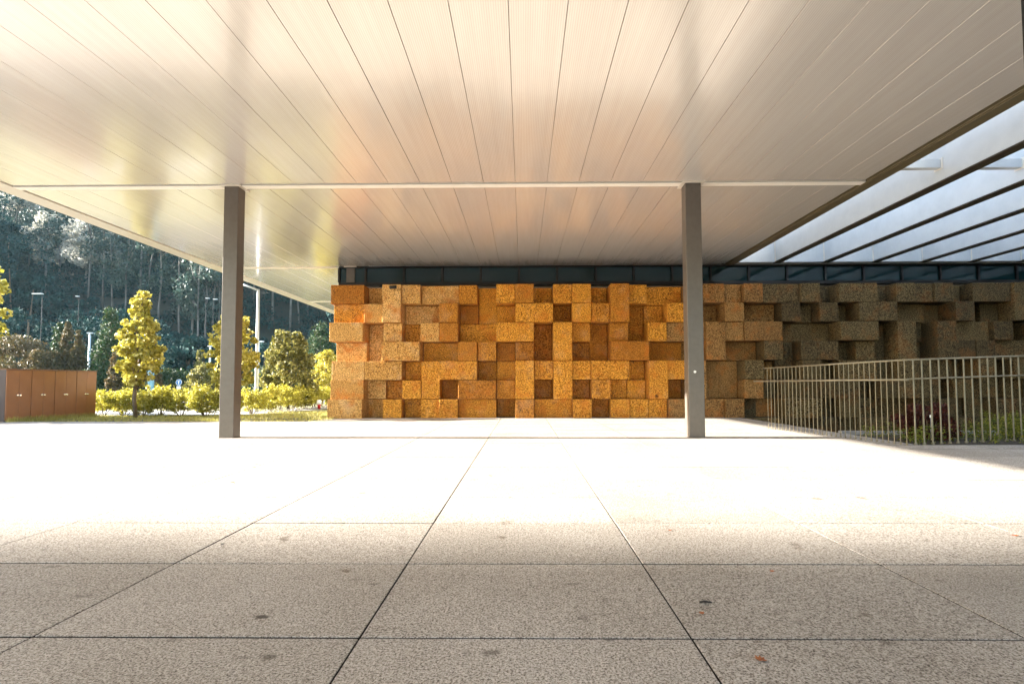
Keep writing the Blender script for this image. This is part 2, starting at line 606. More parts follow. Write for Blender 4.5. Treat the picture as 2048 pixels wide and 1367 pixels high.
for j in range(-5, 9):
    for i in range(-11, 9):
        x0 = TX0 + i*TW
        y0 = TY0 + j*TD
        if j < 0 and abs(i) > 5: continue
        if abs(x0 + TW/2) > 1.15*max(y0+TD, 1.5) + 2.2: continue
        if in_bed(x0, x0+TW, y0, y0+TD): continue
        o = mobj('slab', random.choice(slab_me), paving, (x0+TW/2, y0+TD/2, -0.05 + random.uniform(-0.0012, 0.0012)),
                 (random.uniform(-1, 1)*0.0008, random.uniform(-1, 1)*0.0006, 0))
# farther slabs, joined
V = []
Fc = []


def add_slab(x0, x1, y0, y1, z):
    g = T_GAP/2
    b = len(V)
    x0 += g; x1 -= g; y0 += g+0.006; y1 -= g+0.006
    V.extend([(x0, y0, z), (x1, y0, z), (x1, y1, z), (x0, y1, z),
              (x0, y0, z-0.05), (x1, y0, z-0.05), (x1, y1, z-0.05), (x0, y1, z-0.05)])
    Fc.extend([(b, b+1, b+2, b+3), (b, b+4, b+5, b+1), (b+1, b+5, b+6, b+2), (b+2, b+6, b+7, b+3), (b+3, b+7, b+4, b)])


PAVE_FAR_LEFT = gnd(0, 843).y      # paving stops here left of the wall
PAVE_FAR = 16.0
for j in range(-14, 30):
    for i in range(-20, 14):
        x0 = TX0 + i*TW; x1 = x0+TW
        y0 = TY0 + j*TD; y1 = y0+TD
        near = (-5 <= j < 9 and -11 <= i < 9 and not (j < 0 and abs(i) > 5)
                and not abs(x0 + TW/2) > 1.15*max(y0+TD, 1.5) + 2.2)
        if near and not in_bed(x0, x1, y0, y1): continue
        ym = PAVE_FAR_LEFT if x1 < -5.2 else 14.6
        if y0 >= ym: continue
        y1 = min(y1, ym)
        if in_bed(x0, x1, y0, y1):
            # keep only what lies outside the bed
            if y0 < 7.97:
                add_slab(x0, x1, y0, 7.97, random.uniform(-0.001, 0.001))
                if x0 < 5.80:
                    add_slab(x0, 5.80, 7.97, y1, 0.0)
            elif x0 < 5.80:
                add_slab(x0, 5.80, y0, y1, random.uniform(-0.001, 0.001))
            continue
        add_slab(x0, x1, y0, y1, random.uniform(-0.001, 0.001))
me = bpy.data.meshes.new('slabs')
me.from_pydata(V, [], Fc)
me.materials.append(M['paving'])
me.update()
dirty_sides(me)
o = mobj('slabs', me, paving)
tag(o, kind='stuff')
# bed of the joints
jb = MB()
jb.box(PAVE_X0, 5.80, -10, 14.7, -0.10, -0.012)
jb.box(5.80, PAVE_X1+1, -10, 7.97, -0.10, -0.012)
jb.build('joint_bed', M['joint'], paving)


# ------------------------------------------------------------------ terrain
def smooth(a, b, x):
    t = np.clip((x-a)/(b-a), 0, 1)
    return t*t*(3-2*t)


def hill(X, Y):
    X = np.asarray(X, float); Y = np.asarray(Y, float)
    s = np.clip(Y-47, 0, 190)
    z = 0.46*s*smooth(0, 30, s)
    out = -(X + 1.02*Y + 6)            # distance left of the picture's edge
    sp = np.clip(out, 0, 75)*(0.60 - 0.24*smooth(78, 86, Y))*smooth(38, 70, Y)  # unseen spur added so its shade falls on the lower wood
    z = z + sp
    right = smooth(-10, 60, X)
    z = z*(1-0.55*right)
    z += (np.sin(X*0.05+1.3)*np.cos(Y*0.043)*2.2 + np.sin(X*0.13)*0.7)*smooth(50, 80, Y)
    return z


xs = np.concatenate([np.linspace(-420, -330, 4), np.linspace(-300, 120, 71), np.linspace(150, 300, 5)])
ys = np.concatenate([np.linspace(-300, -60, 5), np.linspace(-40, 40, 9), np.linspace(46, 260, 44), np.linspace(280, 340, 3)])
XX, YY = np.meshgrid(xs, ys)
ZZ = hill(XX, YY)
ZZ = np.where(YY < 44, -0.16, ZZ - 0.16)
Vt = np.stack([XX, YY, ZZ], -1).reshape(-1, 3)
nx_, ny_ = len(xs), len(ys)
Ft = [(j*nx_+i, j*nx_+i+1, (j+1)*nx_+i+1, (j+1)*nx_+i) for j in range(ny_-1) for i in range(nx_-1)]
# leave out the cells under the light well
Ft = [f for f in Ft if not (Vt[f[0]][0] > 1e9)]
me = bpy.data.meshes.new('terrain')
me.from_pydata(Vt.tolist(), [], Ft)
me.materials.append(M['forest_floor'])
for p in me.polygons: p.use_smooth = True
tag(mobj('hillside', me, None, (0, 0, -1.9)), kind='structure')


def sheet(name, pts, z, m, sub=None):
    me = bpy.data.meshes.new(name)
    me.from_pydata([(p[0], p[1], z) for p in pts], [], [tuple(range(len(pts)))])
    me.materials.append(m)
    return tag(mobj(name, me), kind='structure')


# lawn, path, road behind the paving (left of the building)
LY0 = PAVE_FAR_LEFT
g1 = gnd(480, 829); g2 = gnd(655, 816)
gp0 = gnd(196, 831)
sheet('lawn', [(-70, LY0), (-4.6, LY0), (-4.6, 60), (-70, 60)], -0.03, M['turf'])
sheet('lawn', [(-70, -40), (PAVE_X0, -40), (PAVE_X0, LY0-0.01), (-70, LY0-0.01)], -0.03, M['turf'])
pa = [gnd(150, 829), gnd(430, 829), gnd(480, 829), gnd(560, 824), gnd(660, 815.5), gnd(720, 811),
      gnd(720, 808.5), gnd(660, 812.5), gnd(560, 820), gnd(480, 823), gnd(430, 820), gnd(150, 819)]
sheet('footpath', [(p.x, p.y) for p in pa], -0.015, M['pathpale'])
sheet('road', [(-70, 22.5), (-4.7, 26.0), (-4.7, 33), (-70, 30)], -0.02, M['asphalt'])

# right part: planting bed, kerb, light well
BX0, BX1, BY0, BY1 = 5.84, 15.0, 8.02, 9.85
sheet('planting_bed', [(BX0, BY0), (BX1, BY0), (BX1, BY1), (BX0, BY1)], -0.03, M['soil'])
sheet('light_well_floor', [(5.80, 9.9), (16, 9.9), (16, 14.9), (5.80, 14.9)], -1.45, M['soil'])
kb = MB()
kb.box(5.80, 15.0, 9.86, 9.98, -1.45, 0.035)
kb.build('bed_kerb', M['pathpale'])
tag(bpy.data.objects['bed_kerb'], 'pale concrete kerb between planting bed and sunken well behind railing', 'kerb')
wl = MB()
wl.box(5.68, 5.80, 9.98, 13.0, -1.45, -0.02)
tag(wl.build('well_wall', M['render']), kind='structure')

# ================================================================== building with glazed strip
C1 = gnd(400, 876.5).y + 0.125     # centre line of the column row
ZS = at(900, 369.5, C1).z          # soffit height
_r = ray(900, 532.5)
GY = (ZS-CAM_H)/_r.z*_r.y          # plane of the window strip
WY = gnd(800, 836.3).y             # face of the proudest blocks
WTOP = at(900, 567.5, WY).z        # top of the block wall
bld = empty('building', (0, GY, 0))
tag(bld, 'low building behind the stone block wall with a dark teal strip of windows', 'building')


def bpart(name, x0, x1, y0, y1, z0, z1, m, parent=bld, bevel=0.0):
    return box(name, x0, x1, y0-GY, y1-GY, z0, z1, m, parent, bevel)


BLX = at(679, 550, GY).x
GB = at(900, 564.5, GY).z          # top of the sill
bpart('side_wall', BLX-0.02, BLX+0.22, GY+0.16, 34, -0.1, ZS+0.02, M['render'])
bpart('back_wall', BLX+0.23, 26, GY+0.16, GY+0.4, -1.6, GB-0.1, M['render'])
bpart('roof', BLX-0.02, 26, GY+0.17, 34, ZS+0.7, ZS+0.95, M['roof'])
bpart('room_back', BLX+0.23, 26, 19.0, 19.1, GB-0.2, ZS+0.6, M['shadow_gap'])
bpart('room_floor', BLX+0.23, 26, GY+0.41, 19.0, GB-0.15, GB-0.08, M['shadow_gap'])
bpart('sill', BLX, 26, GY-0.06, GY+0.12, GB-0.09, GB, M['mullion'])
bpart('head_rail', BLX, 26, GY-0.05, GY+0.12, ZS-0.045, ZS-0.002, M['mullion'])
mx = [679] + [732 + 76.45*k for k in range(22)]
mX = [at(p, 550, GY).x for p in mx]
for a, b in zip(mX, mX[1:]):
    bpart('mullion', a-0.03, a+0.03, GY-0.055, GY+0.08, GB+0.001, ZS-0.046, M['mullion'])
    o = bpart('window_pane', a+0.032, b-0.032, GY+0.0, GY+0.018, GB+0.002, ZS-0.047, M['glass'])

# ================================================================== stone block wall
BW = 0.5105
BH = (WTOP+0.01)/7
WX = at(725, 700, WY).x            # first joint
WB = -0.01
# one string per row from the top, one entry per block: column, width, height in rows, how proud (0 deep .. 3 proud)
ROWS = [
 # row 1
 [(1,1,1,1.0),(2,1,2,3),(3,1,1,2.5),(4,2,1,1.5),(6,1,1,2),(7,1,2,.4),(8,1,1,2.8),(9,1,1,3),(10,1,1,.5),(11,1,1,2.6),(12,1,1,2.8),(13,1,1,.4),(14,1,2,3),(15,1,1,1.8),(16,2,1,1),(18,2,1,2.5),(20,1,1,1.7),(21,1,1,2.7),(22,2,1,2),(24,1,1,2.6),(25,1,1,1),(26,2,1,2.5),(28,1,1,1.2),(29,1,1,2.4),(30,1,1,2),(31,1,1,2.3),(32,1,1,1),(33,2,1,2.2),(35,1,2,2.7),(36,1,1,1),(37,2,1,2.4),(39,1,1,.5)],
 [(1,1,1,2.5),(3,2,1,1),(5,1,1,2.9),(6,1,1,1),(8,1,1,.7),(9,2,1,2.8),(11,1,1,.6),(12,1,1,2.7),(13,1,1,2.5),(15,1,2,0),(16,1,1,.5),(17,1,1,2.5),(18,1,1,1),(19,1,1,.3),(20,1,1,2.7),(21,2,1,1),(23,1,1,2.3),(24,1,1,1),(25,1,1,2.2),(26,1,1,.3),(27,2,1,2.6),(29,2,1,1.2),(31,1,1,.2),(32,1,1,2.5),(33,1,1,.2),(34,1,1,1),(36,1,1,2.4),(37,1,1,.4),(38,2,1,1.6)],
 [(1,1,2,.5),(2,1,1,2),(3,1,1,1),(4,1,1,2.5),(5,1,1,2.6),(6,2,1,1),(8,2,1,2.6),(10,1,2,.3),(11,1,2,3),(12,1,1,1.7),(13,1,2,.5),(14,1,1,1.8),(16,1,1,2.1),(17,1,1,1.9),(18,1,1,2.2),(19,1,2,2.7),(20,1,1,2.4),(21,2,1,2.6),(23,3,1,.6),(26,2,1,2.6),(28,1,2,.3),(29,1,2,2.3),(30,1,1,.5),(31,1,2,2.6),(32,2,1,1.4),(34,1,1,2.3),(35,1,1,.3),(36,2,1,2.4),(38,2,1,.8)],
 [(2,2,1,3),(4,2,1,.8),(6,1,1,2.6),(7,1,1,2),(8,1,1,1.2),(9,1,1,1.4),(12,1,1,.6),(14,2,1,3),(16,2,1,.7),(18,1,1,.3),(20,2,1,.9),(22,1,1,2.6),(23,1,2,.6),(24,1,1,2.1),(25,1,1,2),(26,1,1,.2),(27,1,1,1.4),(30,1,1,0),(32,1,1,2.4),(33,1,1,2.5),(34,2,1,1.5),(36,1,1,.5),(37,1,1,2.4),(38,1,1,1.6),(39,1,1,2.5)],
 [(1,2,1,2),(3,1,1,.8),(4,1,2,1.5),(5,2,1,2.6),(7,1,1,.6),(8,1,1,.9),(9,1,2,2.8),(10,1,1,2.2),(11,1,2,2.6),(12,1,1,1.8),(13,2,1,2.3),(15,1,1,.4),(16,1,2,2.5),(17,1,1,2.1),(18,1,2,2.5),(19,1,2,.7),(20,1,2,.6),(21,1,1,2.5),(22,1,1,0),(24,1,1,2.5),(25,1,1,.2),(26,2,1,1.8),(28,1,1,.5),(29,1,2,2.5),(30,2,1,1.4),(32,1,1,.3),(33,1,1,2.6),(34,1,2,.4),(35,2,1,2.3),(37,1,1,.9),(38,2,1,2.5)],
 [(1,1,1,1.2),(2,1,1,.7),(3,1,1,1.7),(5,1,1,.3),(6,2,1,2.6),(8,1,1,1.9),(10,1,1,.2),(12,1,1,.9),(13,1,1,2.6),(14,1,1,1.1),(15,1,1,1.3),(17,1,1,.2),(21,1,1,2.2),(22,1,1,.9),(23,2,1,1.6),(25,2,1,2.3),(27,1,1,.3),(28,1,1,2.4),(30,1,1,2.4),(31,1,1,.3),(32,1,1,1.5),(33,1,1,.6),(35,1,1,1.2),(36,1,1,2.6),(37,2,1,.5),(39,1,1,2.3)],
 [(1,1,1,.9),(2,1,1,1.9),(3,1,1,1.2),(4,1,1,1.8),(5,1,1,2.5),(6,2,1,1.5),(8,1,1,.3),(9,1,1,2.8),(10,2,1,1.5),(12,1,1,2.7),(13,1,1,1.2),(14,1,1,2.2),(15,1,1,1.8),(16,1,1,1.6),(17,1,1,2.6),(18,1,1,.2),(19,1,1,1.5),(20,1,1,2.1),(21,1,1,.4),(22,1,1,.1),(23,2,1,2.4),(25,1,1,.4),(26,1,1,2),(27,1,1,1.2),(28,2,1,.4),(30,1,1,1.8),(31,1,1,2.4),(32,1,1,.5),(33,1,1,.9),(34,2,1,2.4),(36,1,1,.3),(37,1,1,1.6),(38,1,1,2.5),(39,1,1,.6)],
]
LEAD = [2.5, 1.9, 3.0, 0.6, 2.0, 2.2, 3.0]
LEADX = [660, 667, 658, 673, 664, 662, 656]
DEP = 0.17


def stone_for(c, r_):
    """light falloff painted into the stone: bounce-lit left end, rusty, then shaded right"""
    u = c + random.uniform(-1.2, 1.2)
    if u + (6-r_)*-0.9 < 0.5 and random.random() < 0.85: return M['granite_bounce_lit']
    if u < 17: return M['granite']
    if u < 21.5: return M['granite_half_shade']
    return M['granite_shaded']


wall = empty('stone_block_wall', (0, WY, 0))
tag(wall, 'wall of rust orange granite blocks set at uneven depths below the window strip', 'wall')
ndx = 0
for r_, row in enumerate(ROWS):
    for (c, w, h, lv) in row:
        x0 = WX + (c-1)*BW
        z1 = WB + BH*(7-r_)
        z0 = z1 - BH*h
        yf = (3-lv)*DEP + (0.20 if lv < 1.35 else 0.0)
        sx, sz = w*BW-0.010, h*BH-0.010
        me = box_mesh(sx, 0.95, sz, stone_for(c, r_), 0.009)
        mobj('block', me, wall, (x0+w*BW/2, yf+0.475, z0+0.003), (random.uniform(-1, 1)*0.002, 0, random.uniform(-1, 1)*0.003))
    # quoin block at the left end
    lv = LEAD[r_]
    yf = (3-lv)*DEP
    z1 = WB + BH*(7-r_)
    lx = at(LEADX[r_], 700, WY+yf).x
    me = box_mesh(WX-lx-0.006, 0.80, BH-0.006, M['granite_bounce_lit'] if r_ in (2, 3, 4, 5, 6) else M['granite'], 0.006)
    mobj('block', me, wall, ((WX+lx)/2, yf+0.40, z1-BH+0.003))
# lower courses seen down in the light well
for r_ in range(3):
    c = 21
    while c < 40:
        w = random.choice([1, 1, 2])
        lv = random.choice([.3, 1.2, 2, 2.5])
        x0 = WX + (c-1)*BW
        if x0 > 5.82 or True:
            z0 = WB - BH*(r_+1)
            me = box_mesh(w*BW-0.006, 0.80, BH-0.006, M['granite_shaded'], 0.006)
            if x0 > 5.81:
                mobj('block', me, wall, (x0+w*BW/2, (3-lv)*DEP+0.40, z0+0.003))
        c += w
# dark backing so that no light shines through the joints
box('backing', WX-0.42, WX+39*BW, 0.76, 0.80, -0.01, WTOP-0.06, M['shadow_gap'], wall)

# small black fitting on a block near the top left
fit = empty('security_light', (0, 0, 0))
p = at(787, 575, WY-0.02)
fit.location = p
tag(fit, 'small black fitting mounted high on a pale block near the wall end', 'wall light')
fb = MB()
fb.tube([(-0.09, -0.05, 0.0), (0.09, -0.05, 0.01)], 0.045, 12)
fb.build('housing', M['black'], fit)
MB().box(-0.035, 0.035, -0.03, 0.02, -0.03, 0.03, 0.004).build('bracket', M['black'], fit)

# ================================================================== canopy
PW = 0.1575*(ZS-CAM_H)                     # soffit panel width
ROWD = 6.47
lines = [C1 - ROWD, C1, C1 + ROWD, C1 + 2*ROWD, C1 + 3*ROWD]
CX0 = at(0, 380, 3.0).x
dL = ray(0, 379); dLi = ray(0, 361)
HZ = ZS - CAM_H
EXL = dL.x/dL.z*HZ                 # outer left edge
EXLi = dLi.x/dLi.z*HZ + 0.0
dR = ray(1900, 282); EXR = dR.x/dR.z*HZ
dR = ray(1723, 364); EXRi = dR.x/dR.z*HZ
CAN_Y0, CAN_Y1 = -4.2, 36.0
can = empty('canopy', (0, 0, 0))
tag(can, 'wide flat canopy with glossy cream panelled soffit carried on square steel columns', 'canopy')
box('roof_deck', EXL, EXR, CAN_Y0, GY+0.14, ZS+0.06, ZS+0.34, M['roof'], can)
box('roof_deck', EXL, BLX-0.03, GY+0.14, CAN_Y1, ZS+0.06, ZS+0.34, M['roof'], can)
box('gap_lining', EXLi-0.02, EXRi+0.02, CAN_Y0+0.1, GY, ZS+0.045, ZS+0.058, M['shadow_gap'], can)
box('seam_lining', EXLi+0.01, EXRi-0.01, CAN_Y0+0.12, GY-0.1, ZS+0.028, ZS+0.040, M['lining'], can)
box('gap_lining', EXLi-0.02, BLX-0.04, GY+0.01, CAN_Y1-0.1, ZS+0.045, ZS+0.058, M['shadow_gap'], can)
SG = 0.05
box('edge_frame', EXL, EXLi-SG, CAN_Y0, CAN_Y1, ZS-0.012, ZS+0.055, M['edge_pale'], can, 0.004)
box('edge_frame', EXRi+SG, EXR, CAN_Y0, GY-0.06, ZS-0.012, ZS+0.055, M['edge'], can, 0.004)
box('edge_rib', EXRi+SG+0.02, EXRi+SG+0.05, CAN_Y0, GY-0.07, ZS-0.03, ZS-0.013, M['edge'], can, 0.003)
box('fascia', EXL-0.012, EXL-0.001, CAN_Y0, CAN_Y1, ZS-0.012, ZS+0.36, M['edge_pale'], can)
box('fascia', EXR+0.001, EXR+0.012, CAN_Y0, GY-0.06, ZS-0.012, ZS+1.15, M['edge'], can)  # right fascia raised as unseen parapet, added to keep sun off the fins
# cross strips
for k, ly in enumerate(lines[1:4]):
    x1 = EXRi if k == 0 else BLX-0.05
    box('gap_lining', EXLi-SG+0.01, x1+SG-0.01, ly-0.12, ly-0.051, ZS+0.024, ZS+0.0275, M['shadow_gap'], can)
    box('cross_strip', EXLi-SG+0.004, x1+SG-0.004, ly-0.05, ly+0.10, ZS-0.016, ZS+0.03, M['strip'], can, 0.003)
# soffit panels, one object each
xp = EXLi
i = 0
while xp < EXRi - 0.05:
    x1 = min(xp+PW, EXRi)
    segs = [(lines[0]+0.1, lines[1]-0.10), (lines[1]+0.105, lines[2]-0.055 if x1 < BLX+0.01 else GY-0.08)]
    if x1 < BLX+0.01:
        segs += [(lines[2]+0.105, lines[3]-0.055), (lines[3]+0.105, CAN_Y1-0.3)]
    elif xp < BLX:
        segs += [(lines[2]+0.105, lines[3]-0.055), (lines[3]+0.105, CAN_Y1-0.3)]
        segs[1] = (lines[1]+0.105, GY-0.08)
    for si, (ya, yb) in enumerate(segs):
        xb = x1 if si < 2 else min(x1, BLX-0.04)
        if xb - xp < 0.03: continue
        me = box_mesh(xb-xp-0.005, yb-ya, 0.022, M['soffit'], 0.0025)
        mobj('soffit_panel', me, can, ((xp+xb)/2, (ya+yb)/2, ZS + random.uniform(-0.001, 0.001)),
             (0, random.uniform(-1, 1)*0.0025, 0))
    # panels over and behind the camera
    me = box_mesh(x1-xp-0.005, lines[0]+0.08-CAN_Y0, 0.022, M['soffit'], 0.005)
    mobj('soffit_panel', me, can, ((xp+x1)/2, (lines[0]+0.08+CAN_Y0)/2, ZS))
    xp = x1

# columns
cl0 = gnd(437, 875.5); cl1 = gnd(466, 875.5)
cr0 = gnd(1379, 875); cr1 = gnd(1411, 875)


def column(xc, yc, wdt, label=None):
    c = MB().box(-wdt/2, wdt/2, -0.115, 0.115, 0.0, ZS-0.022, 0.006).build('column', M['column'], can, (xc, yc, 0))
    if label: c['label'] = label
    box('cap_plate', -wdt/2-0.06, wdt/2+0.06, -0.17, 0.17, ZS-0.0215, ZS-0.001, M['edge_pale'], c, 0.003)
    box('foot_plate', -wdt/2-0.004, wdt/2+0.004, -0.119, 0.119, -0.01, 0.012, M['column'], c, 0.002)
    return c


cL = column((cl0.x+cl1.x)/2, cl0.y+0.115, cl1.x-cl0.x)
cR = column((cr0.x+cr1.x)/2, cr0.y+0.115, cr1.x-cr0.x)
pn = at(2040, 0, 3.33)
cN = column(pn.x+0.125, 3.1+0.115, 0.25, 'dark column cut by the right edge of the photograph')
cN.data = cN.data.copy(); cN.data.materials[0] = M['pole_dark']  # near column takes the near-black material
column(cL.location.x, lines[2]+0.02, 0.245)
column(cL.location.x, lines[0], 0.245)
p = at(1390, 743, cr0.y-0.003)
st = MB()
st.tube([(0, -0.002, 0), (0, 0.0015, 0)], 0.024, 7)
st.build('sticker', M['white'], cR, (p.x-cR.location.x, -0.1165, p.z))

# ================================================================== louvre fins on the right
perg = empty('fin_pergola', (0, 0, 0))
tag(perg, 'open roof of deep white fins running beside the canopy above the railing', 'pergola')
_f = [ray(2048, y) for y in (283, 363, 418, 461, 494, 520)]
_f = [q.x/q.z*HZ for q in _f]
dF = (_f[5]-_f[0])/5
fx = [_f[0] + dF*k for k in range(11)]
for k, x in enumerate(fx):
    b = MB()
    b.box(x, x+0.20, CAN_Y0+1, GY-0.22, ZS+0.022, ZS+1.45, 0.004)
    f_ = b.build('fin', M['fin'], perg)
    box('lower_edge', x-0.003, x+0.203, CAN_Y0+1, GY-0.22, ZS-0.002, ZS+0.020, M['finunder'], f_)
    tz = ZS + 0.235
    xa = (EXR+0.014) if k == 0 else fx[k-1]+0.205
    box('tie', xa, x-0.012, C1-0.02, C1+0.10, tz, tz+0.15, M['fin'], perg, 0.003)
    box('tie_plate', x-0.011, x-0.002, C1-0.06, C1+0.14, tz-0.02, tz+0.17, M['strip'], perg, 0.002)
    box('end_beam', xa, x-0.012, GY-0.36, GY-0.24, ZS+0.002, ZS+1.45, M['fin'], perg, 0.003)
    box('end_plate', x-0.011, x-0.002, GY-0.40, GY-0.21, ZS+0.01, ZS+1.45, M['strip'], perg, 0.002)
box('wall_beam', EXR+0.03, fx[-1]+0.2, GY-0.20, GY+0.10, ZS+0.0, ZS+1.4, M['fin'], perg, 0.004)

wing = empty('shade_wing', (15.6, 0, 0))  # unseen wing added to keep skylight off the right-hand blocks
tag(wing, 'unseen dark wing added beyond the fin roof to block skylight', 'building')
box('wall', 0, 4, -12, 14.3, -1.6, 5.2, M['wing'], wing)
box('roof', -0.1, 4.1, -12.1, 14.4, 5.203, 5.4, M['roof'], wing)
# ================================================================== railing
rail = empty('railing', (0, 0, 0))
tag(rail, 'slim upright-bar metal railing turning a corner around the planting bed', 'railing')
ra = gnd(1537, 856.5); rb = gnd(1814, 889.5); rc = gnd(2048, 880)
HA, HB, HC = 1.215, 1.245, 1.33
steel = M['steel']
far_end = rb + (rc-rb)*2.1
post_me = {}


def post(p, h, head):
    b = MB()
    b.box(-0.005, 0.005, -0.0105, 0.0105, 0.0, h, 0.0015)
    o = b.build('post', steel, rail, (p.x, p.y, 0.0), (0, 0, head))
    box('post_foot', -0.010, 0.010, -0.020, 0.020, -0.005, 0.025, steel, o, 0.002)
    return o


nA = 31
headA = math.atan2(rb.y-ra.y, rb.x-ra.x)
headB = math.atan2(rc.y-rb.y, rc.x-rb.x)
for k in range(nA):
    t = k/(nA-1)
    post(ra.lerp(rb, t), HA+(HB-HA)*t-0.012, headA+R(55))
nB = int((far_end-rb).length/0.162)
for k in range(1, nB+1):
    t = k/nB
    q = rb.lerp(far_end, t)
    post(q, HB+(HC-HB)*t*2.1-0.012, headB+R(62))


def bar(name, a, b, r_, parent=rail):
    return MB().tube([a, b], r_, 8).build(name, steel, parent)


V3 = Vector
bar('top_rail', V3((ra.x-0.02, ra.y+0.1, HA)), V3((rb.x, rb.y, HB)), 0.014)
bar('top_rail', V3((rb.x, rb.y, HB)), V3((far_end.x, far_end.y, HB+(HC-HB)*2.1)), 0.014)
offA = V3((-0.05, -0.01, 0)); offB = V3((0.0, -0.05, 0))
dA = (rb-ra).normalized()
bar('hand_rail', V3((ra.x, ra.y, 0.955)) + offA - dA*0.35, V3((rb.x, rb.y, 0.955)) + offA + dA*0.10, 0.016)
bar('hand_rail', V3((rb.x, rb.y, 0.965)) + offB, V3((far_end.x, far_end.y, 1.09)) + offB, 0.012)
for t in (0.08, 0.3, 0.55, 0.8):
    q = ra.lerp(rb, t)
    bar('bracket', V3((q.x, q.y, 0.93)), V3((q.x-0.05, q.y-0.01, 0.955)), 0.006)
for t in (0.18, 0.5, 0.8):
    q = rb.lerp(far_end, t)
    bar('bracket', V3((q.x, q.y, 0.94+0.12*t)), V3((q.x, q.y-0.06, 0.965+0.125*t)), 0.008)

# ================================================================== plants in the bed
r2 = np.random.default_rng(21)
P = []
for k in range(900):
    x = r2.uniform(5.9, 14); y = r2.uniform(8.15, 9.75)
    dens = 0.35 + 0.65*(x > 8.0)
    if 7.3 < x < 8.0: dens = 0.2
    if r2.uniform() > dens: continue
    hgt = r2.uniform(0.10, 0.36)*(1.2 if x > 8 else 0.8)
    kk = int(45*hgt/0.25)
    q = r2.normal(size=(kk, 3))*np.array([0.07, 0.07, 0.0])
    q[:, 2] = r2.uniform(0, hgt, size=kk)
    P.append(q + np.array([x, y, -0.02]))
P = np.concatenate(P)
tag(mobj('weeds', quads_mesh('weeds', leaves(P, 0.045, 0.0, 0.4, r2), M['leaf_weed'])),
    'low straggly green weeds covering the planting bed behind the railing', 'weeds', kind='stuff')


def shrub(name, prof, h, n, k, cr, leaf, lm, seed, asp=0.55, h0=0.05, spray=0):
    r = np.random.default_rng(seed)
    root = empty(name)
    P, cents = crown_points(h0, h, prof, n, k, cr, r)
    P = P[P[:, 2] > 0.01]
    if spray:
        ex = []
        for i in range(spray):
            c = cents[r.integers(0, len(cents))]
            d = np.array([c[0]*0.5, c[1]*0.5, h*0.6]) + r.normal(size=3)*0.12*h
            d /= np.linalg.norm(d)
            L = r.uniform(0.06, 0.17)*h
            st_ = c*1.05
            for t in np.linspace(0, 1, 9):
                ex.append(st_ + d*(cr*0.6 + L*t) + r.normal(size=3)*leaf*0.35)
        P = np.concatenate([P, np.array(ex)])
    mobj('foliage', quads_mesh('foliage', leaves(P, leaf, 0.0, asp, r), lm), root)
    b = MB()
    for i in range(7):
        c = cents[i*3 % len(cents)]
        b.tube([(c[0]*0.12, c[1]*0.12, -0.02), (c[0]*0.5, c[1]*0.5, c[2]*0.5), (c[0]*0.9, c[1]*0.9, c[2]*0.95)], [0.012, 0.008, 0.004], 5)
    b.build('stems', M['bark'], root)
    return root


rs = shrub('red_shrub', lambda t: 0.42*math.sqrt(max(0.02, 1-(2*t-0.9)**2)), 0.62, 34, 110, 0.12, 0.06, M['leaf_red'], 5)
rs.location = (at(1855, 850, 9.0).x, 9.0, -0.02)
tag(rs, 'dark reddish brown shrub behind the railing in front of the stone blocks', 'shrub')
q = at(1862, 832, 8.6)
b = MB()
for k in range(5):
    a = k*1.2566
    b.box(0.015*math.cos(a)-0.012, 0.015*math.cos(a)+0.012, -0.004, 0.004, 0.015*math.sin(a)-0.012, 0.015*math.sin(a)+0.012, 0.003)
b.tube([(0, 0.004, -0.01), (0.01, 0.03, -q.z+0.0)], 0.003, 5)
tag(b.build('white_flower', M['petal'], None, q), 'single small white flower standing before the dark red shrub', 'flower')
# a taller stalk at the right
for (px, py, lab) in ((1972, 820, 'tall thin weed stalk rising above the green weeds, left of its neighbour'),
                      (2030, 835, 'shorter leafy stalk rising above the weeds at the right end of the railing')):
    q = at(px, py, 8.9)
    root = empty('tall_weed', (q.x, q.y, -0.03))
    tag(root, lab, 'plant', 'tall weeds behind the railing')
    MB().tube([(0, 0, 0), (0.03, 0, q.z*0.5), (-0.02, 0, q.z+0.03)], [0.006, 0.004, 0.002], 5).build('stem', M['leaf_weed'], root)
    PP = np.stack([r2.normal(size=60)*0.04, r2.normal(size=60)*0.04, r2.uniform(0.1, q.z+0.03, size=60)], 1)
    mobj('foliage', quads_mesh('foliage', leaves(PP, 0.05, 0, 0.4, r2), M['leaf_weed']), root)

# ================================================================== cabinet at the left
c0 = gnd(9, 843.5); Hc = 1.31
c1y = (c0.y)*1.18
c1 = at(192, 790, c1y)
dvec = V3((c1.x-c0.x, c1.y-c0.y, 0)); Lc = dvec.length
head = math.atan2(dvec.y, dvec.x)
cab = empty('utility_cabinet', (c0.x, c0.y, 0), head)
tag(cab, 'long rust brown metal cabinet with tall paired doors on the paving edge', 'cabinet')
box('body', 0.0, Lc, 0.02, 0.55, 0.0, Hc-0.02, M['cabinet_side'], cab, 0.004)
box('lid', -0.012, Lc+0.012, -0.012, 0.56, Hc-0.019, Hc, M['cabinet'], cab, 0.003)
ws = [120, 120, 108, 110, 104, 92, 95, 86]
dw = Lc/8
for k in range(8):
    x0 = k*dw
    g = 0.007 if k % 2 == 0 else 0.002
    g2 = 0.002 if k % 2 == 0 else 0.007
    d = box('door', x0+g, x0+dw-g2, -0.008, 0.018, 0.035, Hc-0.03, M['cabinet'], cab, 0.003)
    hx = dw/2-0.035 if k % 2 == 0 else -dw/2+0.035
    box('handle', hx-0.022, hx+0.022, -0.026, -0.0135, 0.60, 0.632, M['chrome'], d, 0.003)

